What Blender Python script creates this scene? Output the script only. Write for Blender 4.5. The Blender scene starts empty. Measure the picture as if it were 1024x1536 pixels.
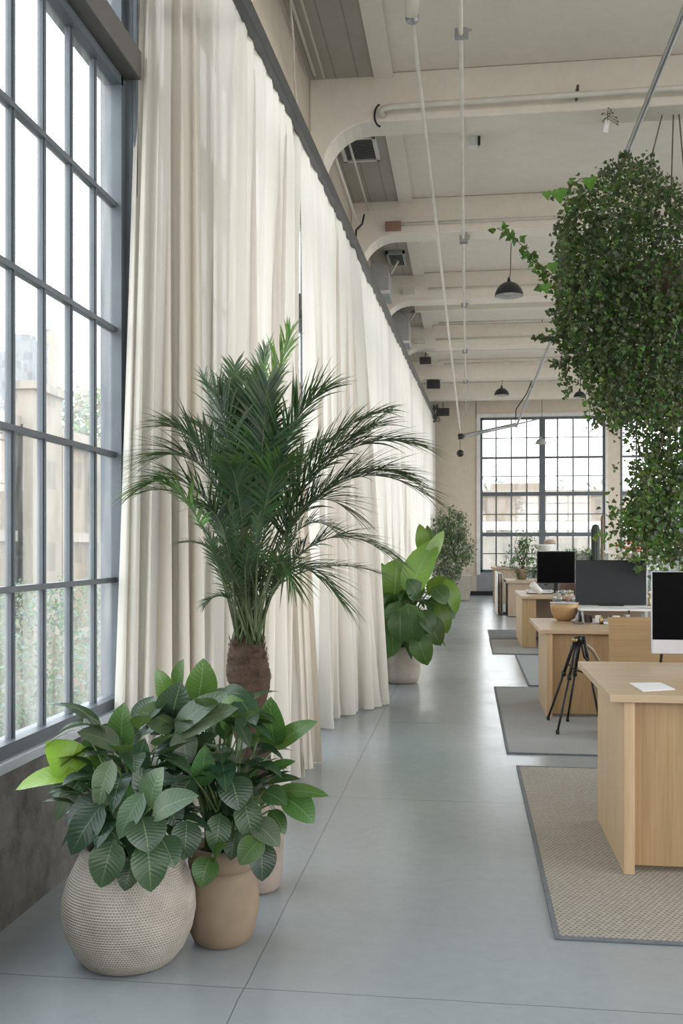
import bpy, math, random
from mathutils import Vector, Matrix
R = random.Random(7)
PI = math.pi
F, HZ, HC = 1450.0, 820.0, 1.40
TH = math.radians(7.39)
CS, SN = math.cos(TH), math.sin(TH)

def W(u, v, D):
    """point seen at photo pixel (u, v) at distance D along the view"""
    r = (u-512)/F*D
    return Vector((r*CS-D*SN, D*CS+r*SN, HC-(v-HZ)/F*D))

def lerp(a, b, t): return a+(b-a)*t
def clamp(x, a, b): return max(a, min(b, x))

# ------------------------------------------------------------------ materials
def newmat(name):
    m = bpy.data.materials.new(name); m.use_nodes = True
    nt = m.node_tree
    for n in list(nt.nodes): nt.nodes.remove(n)
    out = nt.nodes.new('ShaderNodeOutputMaterial')
    return m, nt, out

def N(nt, t, **k):
    n = nt.nodes.new(t)
    for a, b in k.items():
        if a.startswith('i_'):
            n.inputs[a[2:].replace('_', ' ')].default_value = b
        else: setattr(n, a, b)
    return n

def ramp(nt, fac, stops):
    n = nt.nodes.new('ShaderNodeValToRGB')
    e = n.color_ramp.elements
    while len(e) < len(stops): e.new(0.5)
    for i, (p, c) in enumerate(stops):
        e[i].position = p; e[i].color = (c[0], c[1], c[2], 1)
    nt.links.new(fac, n.inputs[0])
    return n.outputs[0]

def math_(nt, op, a, b=None, c=None):
    n = nt.nodes.new('ShaderNodeMath'); n.operation = op
    for i, x in enumerate((a, b, c)):
        if x is None: continue
        if isinstance(x, (int, float)): n.inputs[i].default_value = x
        else: nt.links.new(x, n.inputs[i])
    return n.outputs[0]

def mix(nt, fac, a, b, mode='MIX'):
    n = nt.nodes.new('ShaderNodeMix'); n.data_type = 'RGBA'; n.blend_type = mode
    for idx, x in ((0, fac), (6, a), (7, b)):
        if isinstance(x, (int, float)): n.inputs[idx].default_value = x
        elif isinstance(x, tuple): n.inputs[idx].default_value = (x[0], x[1], x[2], 1)
        else: nt.links.new(x, n.inputs[idx])
    return n.outputs[2]

def noise(nt, scale, detail=4, rough=.55, vec=None, sc=None, out=0):
    n = N(nt, 'ShaderNodeTexNoise'); n.inputs['Scale'].default_value = scale
    n.inputs['Detail'].default_value = detail; n.inputs['Roughness'].default_value = rough
    if vec is None:
        vec = N(nt, 'ShaderNodeTexCoord').outputs['Object']
    if sc:
        mp = N(nt, 'ShaderNodeMapping'); mp.inputs['Scale'].default_value = sc
        nt.links.new(vec, mp.inputs[0]); vec = mp.outputs[0]
    nt.links.new(vec, n.inputs['Vector'])
    return n.outputs[out]

def pbsdf(nt, out, color, rough=.6, metal=0, spec=.5, bump=None, bstr=.2, bdist=.01):
    b = N(nt, 'ShaderNodeBsdfPrincipled')
    for key, x in (('Base Color', color), ('Roughness', rough), ('Metallic', metal), ('Specular IOR Level', spec)):
        if isinstance(x, (int, float)): b.inputs[key].default_value = x
        elif isinstance(x, tuple): b.inputs[key].default_value = (x[0], x[1], x[2], 1)
        else: nt.links.new(x, b.inputs[key])
    if bump is not None:
        bn = N(nt, 'ShaderNodeBump'); bn.inputs['Strength'].default_value = bstr; bn.inputs['Distance'].default_value = bdist
        nt.links.new(bump, bn.inputs['Height']); nt.links.new(bn.outputs[0], b.inputs['Normal'])
    nt.links.new(b.outputs[0], out.inputs[0])
    return b

def plain(name, c, rough=.6, metal=0, var=.08, scale=6, spec=.5):
    m, nt, out = newmat(name)
    f = noise(nt, scale)
    col = ramp(nt, f, [(.3, tuple(x*(1-var) for x in c)), (.7, tuple(min(1, x*(1+var)) for x in c))])
    pbsdf(nt, out, col, rough, metal, spec, bump=f, bstr=.04)
    return m

def plaster(name, c1, c2, stain, scale=1.2, stain_at=.62, rough=.85, bstr=.25, samt=.55):
    m, nt, out = newmat(name)
    f = noise(nt, scale, 6, .6); g = noise(nt, scale*9, 5, .7)
    col = ramp(nt, f, [(.3, c1), (.7, c2)])
    s = ramp(nt, noise(nt, scale*.8, 8, .7), [(stain_at, (0, 0, 0)), (stain_at+.12, (1, 1, 1))])
    col = mix(nt, math_(nt, 'MULTIPLY', s, samt), col, stain)
    col = mix(nt, .25, col, ramp(nt, g, [(.3, tuple(x*.75 for x in c1)), (.7, c2)]))
    pbsdf(nt, out, col, rough, 0, .3, bump=g, bstr=bstr, bdist=.01)
    return m

def wood(name, c1, c2, axis=0, rough=.45, grain=1.0):
    m, nt, out = newmat(name)
    tc = N(nt, 'ShaderNodeTexCoord').outputs['Object']
    sc = [9*grain]*3; sc[axis] = .7*grain
    f = noise(nt, 1.0, 6, .6, tc, tuple(sc))
    sc2 = [70*grain]*3; sc2[axis] = 2.5*grain
    g = noise(nt, 1.0, 4, .6, tc, tuple(sc2))
    col = ramp(nt, f, [(.32, c1), (.68, c2)])
    col = mix(nt, .35, col, ramp(nt, g, [(.35, tuple(x*.72 for x in c1)), (.6, c2)]))
    pbsdf(nt, out, col, rough, 0, .4, bump=g, bstr=.05, bdist=.003)
    return m

def leafmat(name, rough=.35, trans=.22, veins=True, spec=.5):
    m, nt, out = newmat(name)
    a = N(nt, 'ShaderNodeAttribute', attribute_name='Col').outputs['Color']
    col = a
    bump = None
    if veins:
        uv = N(nt, 'ShaderNodeAttribute', attribute_name='luv').outputs['Vector']
        sp = N(nt, 'ShaderNodeSeparateXYZ'); nt.links.new(uv, sp.inputs[0])
        ax = math_(nt, 'ABSOLUTE', sp.outputs[0])
        mid = math_(nt, 'LESS_THAN', ax, .035)
        ph = math_(nt, 'SUBTRACT', math_(nt, 'MULTIPLY', sp.outputs[1], 11.0), math_(nt, 'MULTIPLY', ax, 2.2))
        vn = math_(nt, 'GREATER_THAN', math_(nt, 'SINE', math_(nt, 'MULTIPLY', ph, 2*PI)), .93)
        light = mix(nt, .5, a, (.45, .6, .3))
        col = mix(nt, math_(nt, 'MULTIPLY', vn, .16), col, light)
        col = mix(nt, math_(nt, 'MULTIPLY', mid, .55), col, light)
        bump = math_(nt, 'SINE', math_(nt, 'MULTIPLY', ph, 2*PI))
    col = mix(nt, .3, col, mix(nt, 1.0, col, noise(nt, 30, out=0), 'MULTIPLY'))
    b = N(nt, 'ShaderNodeBsdfPrincipled')
    nt.links.new(col, b.inputs['Base Color']); b.inputs['Roughness'].default_value = rough
    b.inputs['Specular IOR Level'].default_value = spec
    if bump is not None:
        bn = N(nt, 'ShaderNodeBump'); bn.inputs['Strength'].default_value = .12; bn.inputs['Distance'].default_value = .002
        nt.links.new(bump, bn.inputs['Height']); nt.links.new(bn.outputs[0], b.inputs['Normal'])
    t = N(nt, 'ShaderNodeBsdfTranslucent')
    nt.links.new(mix(nt, .5, col, (.35, .55, .08)), t.inputs[0])
    mx = N(nt, 'ShaderNodeMixShader'); mx.inputs[0].default_value = trans
    nt.links.new(b.outputs[0], mx.inputs[1]); nt.links.new(t.outputs[0], mx.inputs[2])
    nt.links.new(mx.outputs[0], out.inputs[0])
    return m

def clothmat(name, c, trans=.5, see=.06):
    m, nt, out = newmat(name)
    g = noise(nt, 1.0, 3, .6, None, (220, 220, 12))
    k = noise(nt, 1.4, 3, .5, None, (1, 1, .4))
    col = ramp(nt, k, [(.3, tuple(x*.96 for x in c)), (.7, c)])
    d = N(nt, 'ShaderNodeBsdfDiffuse'); nt.links.new(col, d.inputs[0])
    t = N(nt, 'ShaderNodeBsdfTranslucent'); nt.links.new(col, t.inputs[0])
    tr = N(nt, 'ShaderNodeBsdfTransparent')
    m1 = N(nt, 'ShaderNodeMixShader'); m1.inputs[0].default_value = trans
    nt.links.new(d.outputs[0], m1.inputs[1]); nt.links.new(t.outputs[0], m1.inputs[2])
    m2 = N(nt, 'ShaderNodeMixShader'); m2.inputs[0].default_value = see
    nt.links.new(m1.outputs[0], m2.inputs[1]); nt.links.new(tr.outputs[0], m2.inputs[2])
    nt.links.new(m2.outputs[0], out.inputs[0])
    return m

def glassmat(name, tint=(.96, .98, .98), refl=.08, dirt=.05, rough=.02, streak=False):
    m, nt, out = newmat(name)
    tr = N(nt, 'ShaderNodeBsdfTransparent'); tr.inputs[0].default_value = (*tint, 1)
    gl = N(nt, 'ShaderNodeBsdfGlossy'); gl.inputs['Roughness'].default_value = rough
    m1 = N(nt, 'ShaderNodeMixShader'); m1.inputs[0].default_value = refl
    nt.links.new(tr.outputs[0], m1.inputs[1]); nt.links.new(gl.outputs[0], m1.inputs[2])
    df = N(nt, 'ShaderNodeBsdfDiffuse'); df.inputs[0].default_value = (.75, .76, .76, 1)
    tl = N(nt, 'ShaderNodeBsdfTranslucent'); tl.inputs[0].default_value = (.8, .8, .78, 1)
    m0 = N(nt, 'ShaderNodeMixShader'); m0.inputs[0].default_value = .5
    nt.links.new(df.outputs[0], m0.inputs[1]); nt.links.new(tl.outputs[0], m0.inputs[2])
    s = ramp(nt, noise(nt, 1.0, 6, .65, None, (6, 6, 1.2)), [(.4, (0, 0, 0)), (.75, (1, 1, 1))])
    fac = math_(nt, 'MULTIPLY_ADD', s, dirt*2, dirt*.3)
    if streak:
        s2 = ramp(nt, noise(nt, 1.0, 2, .5, None, (28, 28, .02)), [(.42, (0, 0, 0)), (.6, (1, 1, 1))])
        fac = math_(nt, 'MULTIPLY_ADD', s2, .45, .12)
    m2 = N(nt, 'ShaderNodeMixShader'); nt.links.new(fac, m2.inputs[0])
    nt.links.new(m1.outputs[0], m2.inputs[1]); nt.links.new(m0.outputs[0], m2.inputs[2])
    nt.links.new(m2.outputs[0], out.inputs[0])
    return m

M = {}
def make_materials():
    # polished concrete floor with saw-cut joints
    m, nt, out = newmat('polished_concrete')
    tc = N(nt, 'ShaderNodeTexCoord').outputs['Object']
    f = noise(nt, .9, 6, .6, tc); g = noise(nt, 14, 6, .7, tc)
    col = ramp(nt, f, [(.25, (.285, .315, .335)), (.75, (.35, .385, .405))])
    col = mix(nt, .3, col, ramp(nt, g, [(.3, (.29, .31, .32)), (.7, (.40, .42, .425))]))
    sp = N(nt, 'ShaderNodeSeparateXYZ'); nt.links.new(tc, sp.inputs[0])
    wob = math_(nt, 'MULTIPLY_ADD', noise(nt, 3, 2, .5, tc), .012, -.006)
    def joint(o, off, per, hw=.0022):
        x = math_(nt, 'ADD', math_(nt, 'SUBTRACT', o, off), wob)
        k = math_(nt, 'PINGPONG', x, per/2)
        return math_(nt, 'LESS_THAN', k, hw)
    jt = math_(nt, 'MAXIMUM', joint(sp.outputs[0], -.70, 3.05), joint(sp.outputs[1], 3.0, 2.35))
    col = mix(nt, math_(nt, 'MULTIPLY', jt, .6), col, (.05, .055, .06))
    rg = ramp(nt, noise(nt, 2.3, 5, .6, tc), [(.2, (.17, .17, .17)), (.8, (.27, .27, .27))])
    pbsdf(nt, out, col, rg, 0, .5, bump=g, bstr=.012, bdist=.003)
    M['floor'] = m
    M['ceil'] = plaster('painted_ceiling_slab', (.70, .655, .575), (.77, .725, .64), (.58, .52, .43), .7, .66, bstr=.12)
    # greyer board-marked strip by the windows
    m, nt, out = newmat('board_marked_concrete')
    tc = N(nt, 'ShaderNodeTexCoord').outputs['Object']
    sp = N(nt, 'ShaderNodeSeparateXYZ'); nt.links.new(tc, sp.inputs[0])
    ln = math_(nt, 'LESS_THAN', math_(nt, 'PINGPONG', math_(nt, 'ADD', sp.outputs[0], .05), .1), .006)
    f = noise(nt, 1.5, 6, .6, tc)
    col = ramp(nt, f, [(.3, (.36, .335, .295)), (.7, (.45, .42, .37))])
    col = mix(nt, math_(nt, 'MULTIPLY', ln, .5), col, (.15, .14, .12))
    pbsdf(nt, out, col, .85, 0, .3, bump=f, bstr=.1)
    M['boards'] = m
    M['beam'] = plaster('painted_beam', (.72, .67, .58), (.79, .74, .65), (.62, .54, .43), .8, .64, bstr=.15)
    M['wallb'] = plaster('cream_plaster', (.58, .51, .41), (.66, .60, .50), (.48, .41, .31), .6, .6)
    M['wallg'] = plaster('grey_plaster', (.30, .31, .33), (.36, .37, .39), (.25, .25, .26), .6, .6)
    M['conc'] = plaster('stained_concrete', (.09, .085, .075), (.21, .20, .185), (.018, .016, .013), 1.8, .50, bstr=.9, samt=.9)
    M['sill'] = plain('painted_sill', (.42, .46, .50), .35, 0, .1, 5)
    M['steel'] = plain('blue_grey_steel', (.10, .117, .132), .45, .1, .12, 5)
    M['header'] = plain('brown_grey_steel', (.10, .095, .088), .5, .1, .15, 5)
    M['trimw'] = plain('white_paint', (.68, .67, .64), .5)
    M['rail'] = plain('dark_rail', (.065, .07, .078), .4, .3, .1, 20)
    M['pipew'] = plain('white_pipe', (.62, .59, .52), .4)
    M['pipeg'] = plain('galvanised_pipe', (.38, .39, .40), .35, .6)
    M['black'] = plain('black_metal', (.018, .018, .02), .4, .2)
    M['lampb'] = plain('dark_enamel', (.028, .03, .036), .35, .1)
    M['lampi'] = plain('pale_enamel', (.5, .5, .48), .4)
    M['white'] = plain('white_plastic', (.74, .74, .73), .4)
    M['paper'] = plain('paper', (.78, .78, .78), .8, 0, .04)
    M['silver'] = plain('silver_aluminium', (.60, .61, .64), .35, .35)
    M['oak'] = wood('light_oak_top', (.48, .345, .22), (.58, .435, .29), 0, .42)
    M['oakp'] = wood('oak_panel', (.38, .25, .125), (.475, .325, .175), 2, .45)
    M['oake'] = wood('oak_edge', (.54, .38, .22), (.62, .45, .28), 2, .45)
    M['bowlw'] = wood('turned_wood', (.45, .27, .125), (.56, .36, .185), 0, .4, 1.6)
    M['ply'] = wood('plywood', (.36, .235, .115), (.43, .29, .15), 0, .4)
    M['greyw'] = wood('weathered_wood', (.36, .27, .19), (.45, .35, .26), 2, .5)
    M['soil'] = plaster('potting_soil', (.03, .02, .013), (.07, .05, .03), (.015, .01, .008), 25, .55, bstr=1)
    M['bark'] = plaster('fibrous_bark', (.050, .032, .022), (.15, .098, .068), (.02, .012, .01), 22, .55, bstr=1)
    M['stem'] = plain('green_stem', (.10, .17, .05), .5, 0, .3, 20)
    M['petiole'] = plain('palm_stalk', (.095, .125, .055), .5, 0, .35, 14)
    M['twig'] = plain('brown_twig', (.10, .075, .045), .7, 0, .3, 20)
    M['leaf'] = leafmat('glossy_leaf', .30, .16)
    M['leafb'] = leafmat('broad_leaf', .35, .3)
    M['frond'] = leafmat('palm_leaflet', .38, .2, False)
    M['leafs'] = leafmat('small_leaf', .45, .18, False)
    M['leafo'] = leafmat('outdoor_leaf', .7, .2, False, .2)
    M['sheer'] = clothmat('sheer_curtain', (.85, .82, .765), .36, .03)
    M['linen'] = clothmat('linen_curtain', (.76, .715, .63), .22, .0)
    M['glass'] = glassmat('window_glass', dirt=.10)
    M['fluted'] = glassmat('fluted_glass', (.72, .82, .84), .10, .1, .15, True)
    M['jar'] = glassmat('jar_glass', (.85, .88, .88), .15, .05)
    m, nt, out = newmat('black_screen'); pbsdf(nt, out, (.003, .003, .004), .25, 0, .06); M['screen'] = m
    m, nt, out = newmat('grey_screen'); pbsdf(nt, out, (.026, .029, .034), .4, 0, .25); M['screeng'] = m
    M['brass'] = plain('brass', (.5, .36, .14), .3, .8)
    M['duct'] = plain('duct_metal', (.36, .37, .37), .45, .3)
    M['vent'] = plain('vent_grille', (.10, .105, .105), .6)
    M['rubber'] = plain('rubber', (.02, .02, .02), .7)
    M['terra'] = plain('beige_clay', (.25, .185, .125), .75, 0, .18, 7)
    M['terrap'] = plain('pale_clay', (.33, .27, .23), .75, 0, .18, 9)
    M['potg'] = plain('greige_clay', (.43, .375, .32), .7, 0, .16, 7)
    M['potw'] = plain('white_ceramic', (.68, .64, .58), .5)
    M['red'] = plain('rusty_metal', (.28, .15, .11), .6)
    M['pink'] = plain('pink_petals', (.75, .32, .24), .6)
    M['flw'] = plain('white_petals', (.78, .74, .68), .6)
    M['cactus'] = plain('cactus_skin', (.03, .045, .035), .6, 0, .3, 20)
    M['dry'] = plain('dry_sprig', (.18, .15, .09), .8)
    # woven pot: dark stitch holes in staggered rows
    m, nt, out = newmat('woven_rope')
    uv = N(nt, 'ShaderNodeAttribute', attribute_name='luv').outputs['Vector']
    sp = N(nt, 'ShaderNodeSeparateXYZ'); nt.links.new(uv, sp.inputs[0])
    row = sp.outputs[1]
    fl = math_(nt, 'FLOOR', row)
    xx = math_(nt, 'ADD', sp.outputs[0], math_(nt, 'MULTIPLY', math_(nt, 'MODULO', fl, 2), .5))
    dx = math_(nt, 'ABSOLUTE', math_(nt, 'SUBTRACT', math_(nt, 'FRACT', xx), .5))
    dy = math_(nt, 'ABSOLUTE', math_(nt, 'SUBTRACT', math_(nt, 'FRACT', row), .5))
    d = math_(nt, 'ADD', math_(nt, 'MULTIPLY', dx, 1.0), math_(nt, 'MULTIPLY', dy, 1.25))
    hole = ramp(nt, d, [(.16, (1, 1, 1)), (.30, (0, 0, 0))])
    base = ramp(nt, noise(nt, 12), [(.3, (.38, .34, .29)), (.7, (.50, .455, .395))])
    col = mix(nt, math_(nt, 'MULTIPLY', hole, .82), base, (.10, .08, .06))
    pbsdf(nt, out, col, .85, 0, .2, bump=d, bstr=.7, bdist=.006)
    M['woven'] = m
    def rug(name, c1, c2, dk, sc, amt):
        m, nt, out = newmat(name)
        tc = N(nt, 'ShaderNodeTexCoord').outputs['Object']
        sp = N(nt, 'ShaderNodeSeparateXYZ'); nt.links.new(tc, sp.inputs[0])
        y = math_(nt, 'MULTIPLY', sp.outputs[1], sc*1.15)
        x = math_(nt, 'ADD', math_(nt, 'MULTIPLY', sp.outputs[0], sc), math_(nt, 'MULTIPLY', math_(nt, 'MODULO', math_(nt, 'FLOOR', y), 2), .5))
        dx = math_(nt, 'ABSOLUTE', math_(nt, 'SUBTRACT', math_(nt, 'FRACT', x), .5))
        dy = math_(nt, 'ABSOLUTE', math_(nt, 'SUBTRACT', math_(nt, 'FRACT', y), .5))
        d = math_(nt, 'ADD', dx, dy)
        hole = ramp(nt, d, [(.18, (1, 1, 1)), (.4, (0, 0, 0))])
        n1 = noise(nt, 1.0, 3, .7, tc, (sc, sc*.6, 1))
        col = ramp(nt, n1, [(.3, c1), (.7, c2)])
        col = mix(nt, .25, col, ramp(nt, noise(nt, 2.2, 4, .6, tc), [(.35, c1), (.65, c2)]))
        col = mix(nt, math_(nt, 'MULTIPLY', hole, amt), col, dk)
        pbsdf(nt, out, col, .95, 0, .1, bump=d, bstr=.4, bdist=.005)
        return m
    M['rug1'] = rug('woven_sisal', (.34, .305, .26), (.48, .44, .385), (.09, .085, .08), 46, .75)
    M['rug2'] = rug('flatweave_grey', (.33, .33, .325), (.41, .41, .405), (.22, .22, .22), 70, .4)
    M['rug3'] = rug('flatweave_light', (.36, .385, .40), (.42, .445, .46), (.28, .29, .3), 70, .3)
    M['rug4'] = rug('flatweave_dark', (.17, .175, .19), (.22, .225, .24), (.12, .12, .13), 70, .3)
    M['edge'] = plain('rug_binding', (.16, .17, .185), .9, 0, .15, 40)
    # outdoors
    def facade(name, c1, c2, dk, sx, sz, wx=.3, wz=.35):
        m, nt, out = newmat(name)
        tc = N(nt, 'ShaderNodeTexCoord').outputs['Object']
        sp = N(nt, 'ShaderNodeSeparateXYZ'); nt.links.new(tc, sp.inputs[0])
        h = math_(nt, 'ADD', sp.outputs[0], sp.outputs[1])
        a = math_(nt, 'LESS_THAN', math_(nt, 'ABSOLUTE', math_(nt, 'SUBTRACT', math_(nt, 'FRACT', math_(nt, 'DIVIDE', h, sx)), .5)), wx/2)
        b = math_(nt, 'LESS_THAN', math_(nt, 'ABSOLUTE', math_(nt, 'SUBTRACT', math_(nt, 'FRACT', math_(nt, 'DIVIDE', sp.outputs[2], sz)), .5)), wz/2)
        w = math_(nt, 'MULTIPLY', a, b)
        col = ramp(nt, noise(nt, 1.2, 6, .6, tc, (1, 1, .5)), [(.25, c1), (.75, c2)])
        col = mix(nt, math_(nt, 'MULTIPLY', w, .5), col, dk)
        pbsdf(nt, out, col, .9, 0, .1)
        return m
    M['fac1'] = facade('sandstone_facade', (.20, .155, .11), (.275, .22, .165), (.10, .085, .075), 3.1, 3.3)
    M['fac2'] = facade('pale_render_facade', (.24, .21, .175), (.30, .265, .225), (.15, .14, .13), 2.6, 3.2)
    M['fac3'] = facade('grey_tower_facade', (.18, .19, .20), (.24, .25, .26), (.12, .13, .14), 2.4, 3.0, .6, .4)
    M['ground'] = plain('street_ground', (.25, .24, .225), .9, 0, .2, .3)

# ------------------------------------------------------------------ mesh building
ORG = {}
COL = bpy.context.scene.collection
class MB:
    def __init__(s): s.v = []; s.f = []; s.c = []; s.t = []
    def add(s, vs, fs, col=None, uv=None):
        o = len(s.v); s.v += [tuple(p) for p in vs]
        s.f += [tuple(i+o for i in f) for f in fs]
        s.c += [col or (1, 1, 1)]*len(vs) if not isinstance(col, list) else col
        s.t += uv if uv else [(0, 0)]*len(vs)
    def box(s, a, b):
        x0, y0, z0 = a; x1, y1, z1 = b
        s.add([(x0,y0,z0),(x1,y0,z0),(x1,y1,z0),(x0,y1,z0),(x0,y0,z1),(x1,y0,z1),(x1,y1,z1),(x0,y1,z1)],
              [(0,3,2,1),(4,5,6,7),(0,1,5,4),(1,2,6,5),(2,3,7,6),(3,0,4,7)])
        return s
    def rbox(s, c, size, rz=0, rx=0, ry=0):
        m = Matrix.Translation(c) @ Matrix.Rotation(rz, 4, 'Z') @ Matrix.Rotation(rx, 4, 'X') @ Matrix.Rotation(ry, 4, 'Y')
        h = [x/2 for x in size]
        vs = [m @ Vector((sx*h[0], sy*h[1], sz*h[2])) for sz in (-1, 1) for sx, sy in ((-1,-1),(1,-1),(1,1),(-1,1))]
        s.add(vs, [(0,3,2,1),(4,5,6,7),(0,1,5,4),(1,2,6,5),(2,3,7,6),(3,0,4,7)])
        return s
    def tube(s, pts, r, n=10, caps=True, col=None):
        pts = [Vector(p) for p in pts]
        rs = r if isinstance(r, (list, tuple)) else [r]*len(pts)
        d0 = (pts[1]-pts[0]).normalized()
        up = Vector((0,0,1)) if abs(d0.z) < .9 else Vector((1,0,0))
        a = d0.cross(up).normalized()
        vs = []
        for i, p in enumerate(pts):
            d = (pts[min(i+1, len(pts)-1)]-pts[max(i-1, 0)]).normalized()
            a = (a-d*a.dot(d)).normalized(); b = d.cross(a)
            for k in range(n):
                t = 2*PI*k/n; vs.append(p+(a*math.cos(t)+b*math.sin(t))*rs[i])
        fs = []
        for i in range(len(pts)-1):
            for k in range(n):
                fs.append((i*n+k, i*n+(k+1) % n, (i+1)*n+(k+1) % n, (i+1)*n+k))
        if caps:
            fs.append(tuple(range(n))[::-1]); fs.append(tuple((len(pts)-1)*n+k for k in range(n)))
        s.add(vs, fs, col)
        return s
    def lathe(s, prof, c, n=40, cu=1.0, cv=1.0, rfun=None):
        """prof: (radius, z) list; luv = angle*cu, arc length*cv"""
        c = Vector(c); vs = []; uv = []; fs = []; L = 0
        m = n+1
        for i, (r, z) in enumerate(prof):
            if i: L += math.hypot(r-prof[i-1][0], z-prof[i-1][1])
            for k in range(m):
                t = 2*PI*k/n; rr = r*(rfun(t, z) if rfun else 1)
                vs.append(c+Vector((rr*math.cos(t), rr*math.sin(t), z))); uv.append((k/n*cu, L*cv))
        for i in range(len(prof)-1):
            for k in range(n):
                fs.append((i*m+k, i*m+k+1, (i+1)*m+k+1, (i+1)*m+k))
        s.add(vs, fs, None, uv)
        return s
    def prism(s, poly, y0, y1, axis='Y'):
        n = len(poly)
        def P(p, d): return (p[0], d, p[1]) if axis == 'Y' else ((d, p[0], p[1]) if axis == 'X' else (p[0], p[1], d))
        vs = [P(p, y0) for p in poly]+[P(p, y1) for p in poly]
        fs = [tuple(range(n)), tuple(range(2*n-1, n-1, -1))]+[(i, n+i, n+(i+1) % n, (i+1) % n) for i in range(n)]
        s.add(vs, fs)
        return s
    def leaf(s, base, tip, width, nrm, fold=.2, curl=0.0, nseg=6, col=(.1,.25,.05), peak=.45, wav=0, tcurl=0):
        base = Vector(base); tip = Vector(tip); d = tip-base; L = d.length
        if L < 1e-5: return
        d.normalize(); nrm = Vector(nrm); nrm = (nrm-d*nrm.dot(d))
        if nrm.length < 1e-4: nrm = d.orthogonal()
        nrm.normalize(); side = d.cross(nrm).normalized()
        vs, fs, uv = [], [], []
        p = math.log(.5)/math.log(peak)
        for i in range(nseg+1):
            t = i/nseg
            w = width/2*max(0, math.sin(PI*(t**p)))**.66 if 0 < t < 1 else 0.001*width
            c = base+d*(L*t)+nrm*(curl*L*4*t*(1-t))-nrm*(tcurl*L*t*t)
            up = nrm*(fold*w); wv = nrm*(wav*math.sin(t*9)*w)
            vs += [c-side*w+up+wv, c, c+side*w+up-wv]; uv += [(-1, t), (0, t), (1, t)]
        for i in range(nseg):
            a = 3*i; b = 3*(i+1)
            fs += [(a, a+1, b+1, b), (a+1, a+2, b+2, b+1)]
        s.add(vs, fs, col, uv)
    def build(s, name, mat, parent=None, smooth=False, bevel=0, recalc=False, merge=False):
        me = bpy.data.meshes.new(name)
        if parent is not None:
            o = ORG[parent.name]
        else:
            xs = [p[0] for p in s.v]; ys = [p[1] for p in s.v]; zs = [p[2] for p in s.v]
            o = Vector(((min(xs)+max(xs))/2, (min(ys)+max(ys))/2, min(zs)))
            if name == 'floor': o = Vector((0, 0, 0))
        me.from_pydata([(p[0]-o.x, p[1]-o.y, p[2]-o.z) for p in s.v], [], s.f)
        at = me.attributes.new('Col', 'FLOAT_COLOR', 'POINT')
        at.data.foreach_set('color', [x for c in s.c for x in (c[0], c[1], c[2], 1.0)])
        at = me.attributes.new('luv', 'FLOAT_VECTOR', 'POINT')
        at.data.foreach_set('vector', [x for c in s.t for x in (c[0], c[1], 0.0)])
        if smooth: me.polygons.foreach_set('use_smooth', [True]*len(me.polygons))
        me.update()
        ob = bpy.data.objects.new(name, me); COL.objects.link(ob)
        me.materials.append(mat)
        if parent is not None: ob.parent = parent
        else: ob.location = o
        ORG[ob.name] = Vector(o)
        if bevel:
            b = ob.modifiers.new('bevel', 'BEVEL'); b.width = bevel; b.segments = 2; b.limit_method = 'ANGLE'
        return ob

def thing(name, label, cat, loc, group=None, kind=None):
    o = bpy.data.objects.new(name, None); COL.objects.link(o)
    o.location = loc; ORG[o.name] = Vector(loc); o.empty_display_size = .1
    return tag(o, label, cat, group, kind)
def tag(o, label=None, cat=None, group=None, kind=None):
    if label: o['label'] = label
    if cat: o['category'] = cat
    if group: o['group'] = group
    if kind: o['kind'] = kind
    return o
def struct(name, mb, mat, bevel=0, smooth=False, label=None, cat=None):
    o = mb.build(name, mat, None, smooth, bevel); o['kind'] = 'structure'
    tag(o, label, cat)
    return o
# ------------------------------------------------------------------ room shell
YF = 28.1      # far wall
XW = -1.72     # window glass line
ZC, ZB = 5.67, 5.23
XR, YB = 8.1, -5.0
def rail_pt(D):
    X = -1.12+.00898*(D-4.73)
    # Y from X and D
    Y = (D+X*SN)/CS
    return Vector((X, Y, 4.07+.0431*(D-4.73)))

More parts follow.
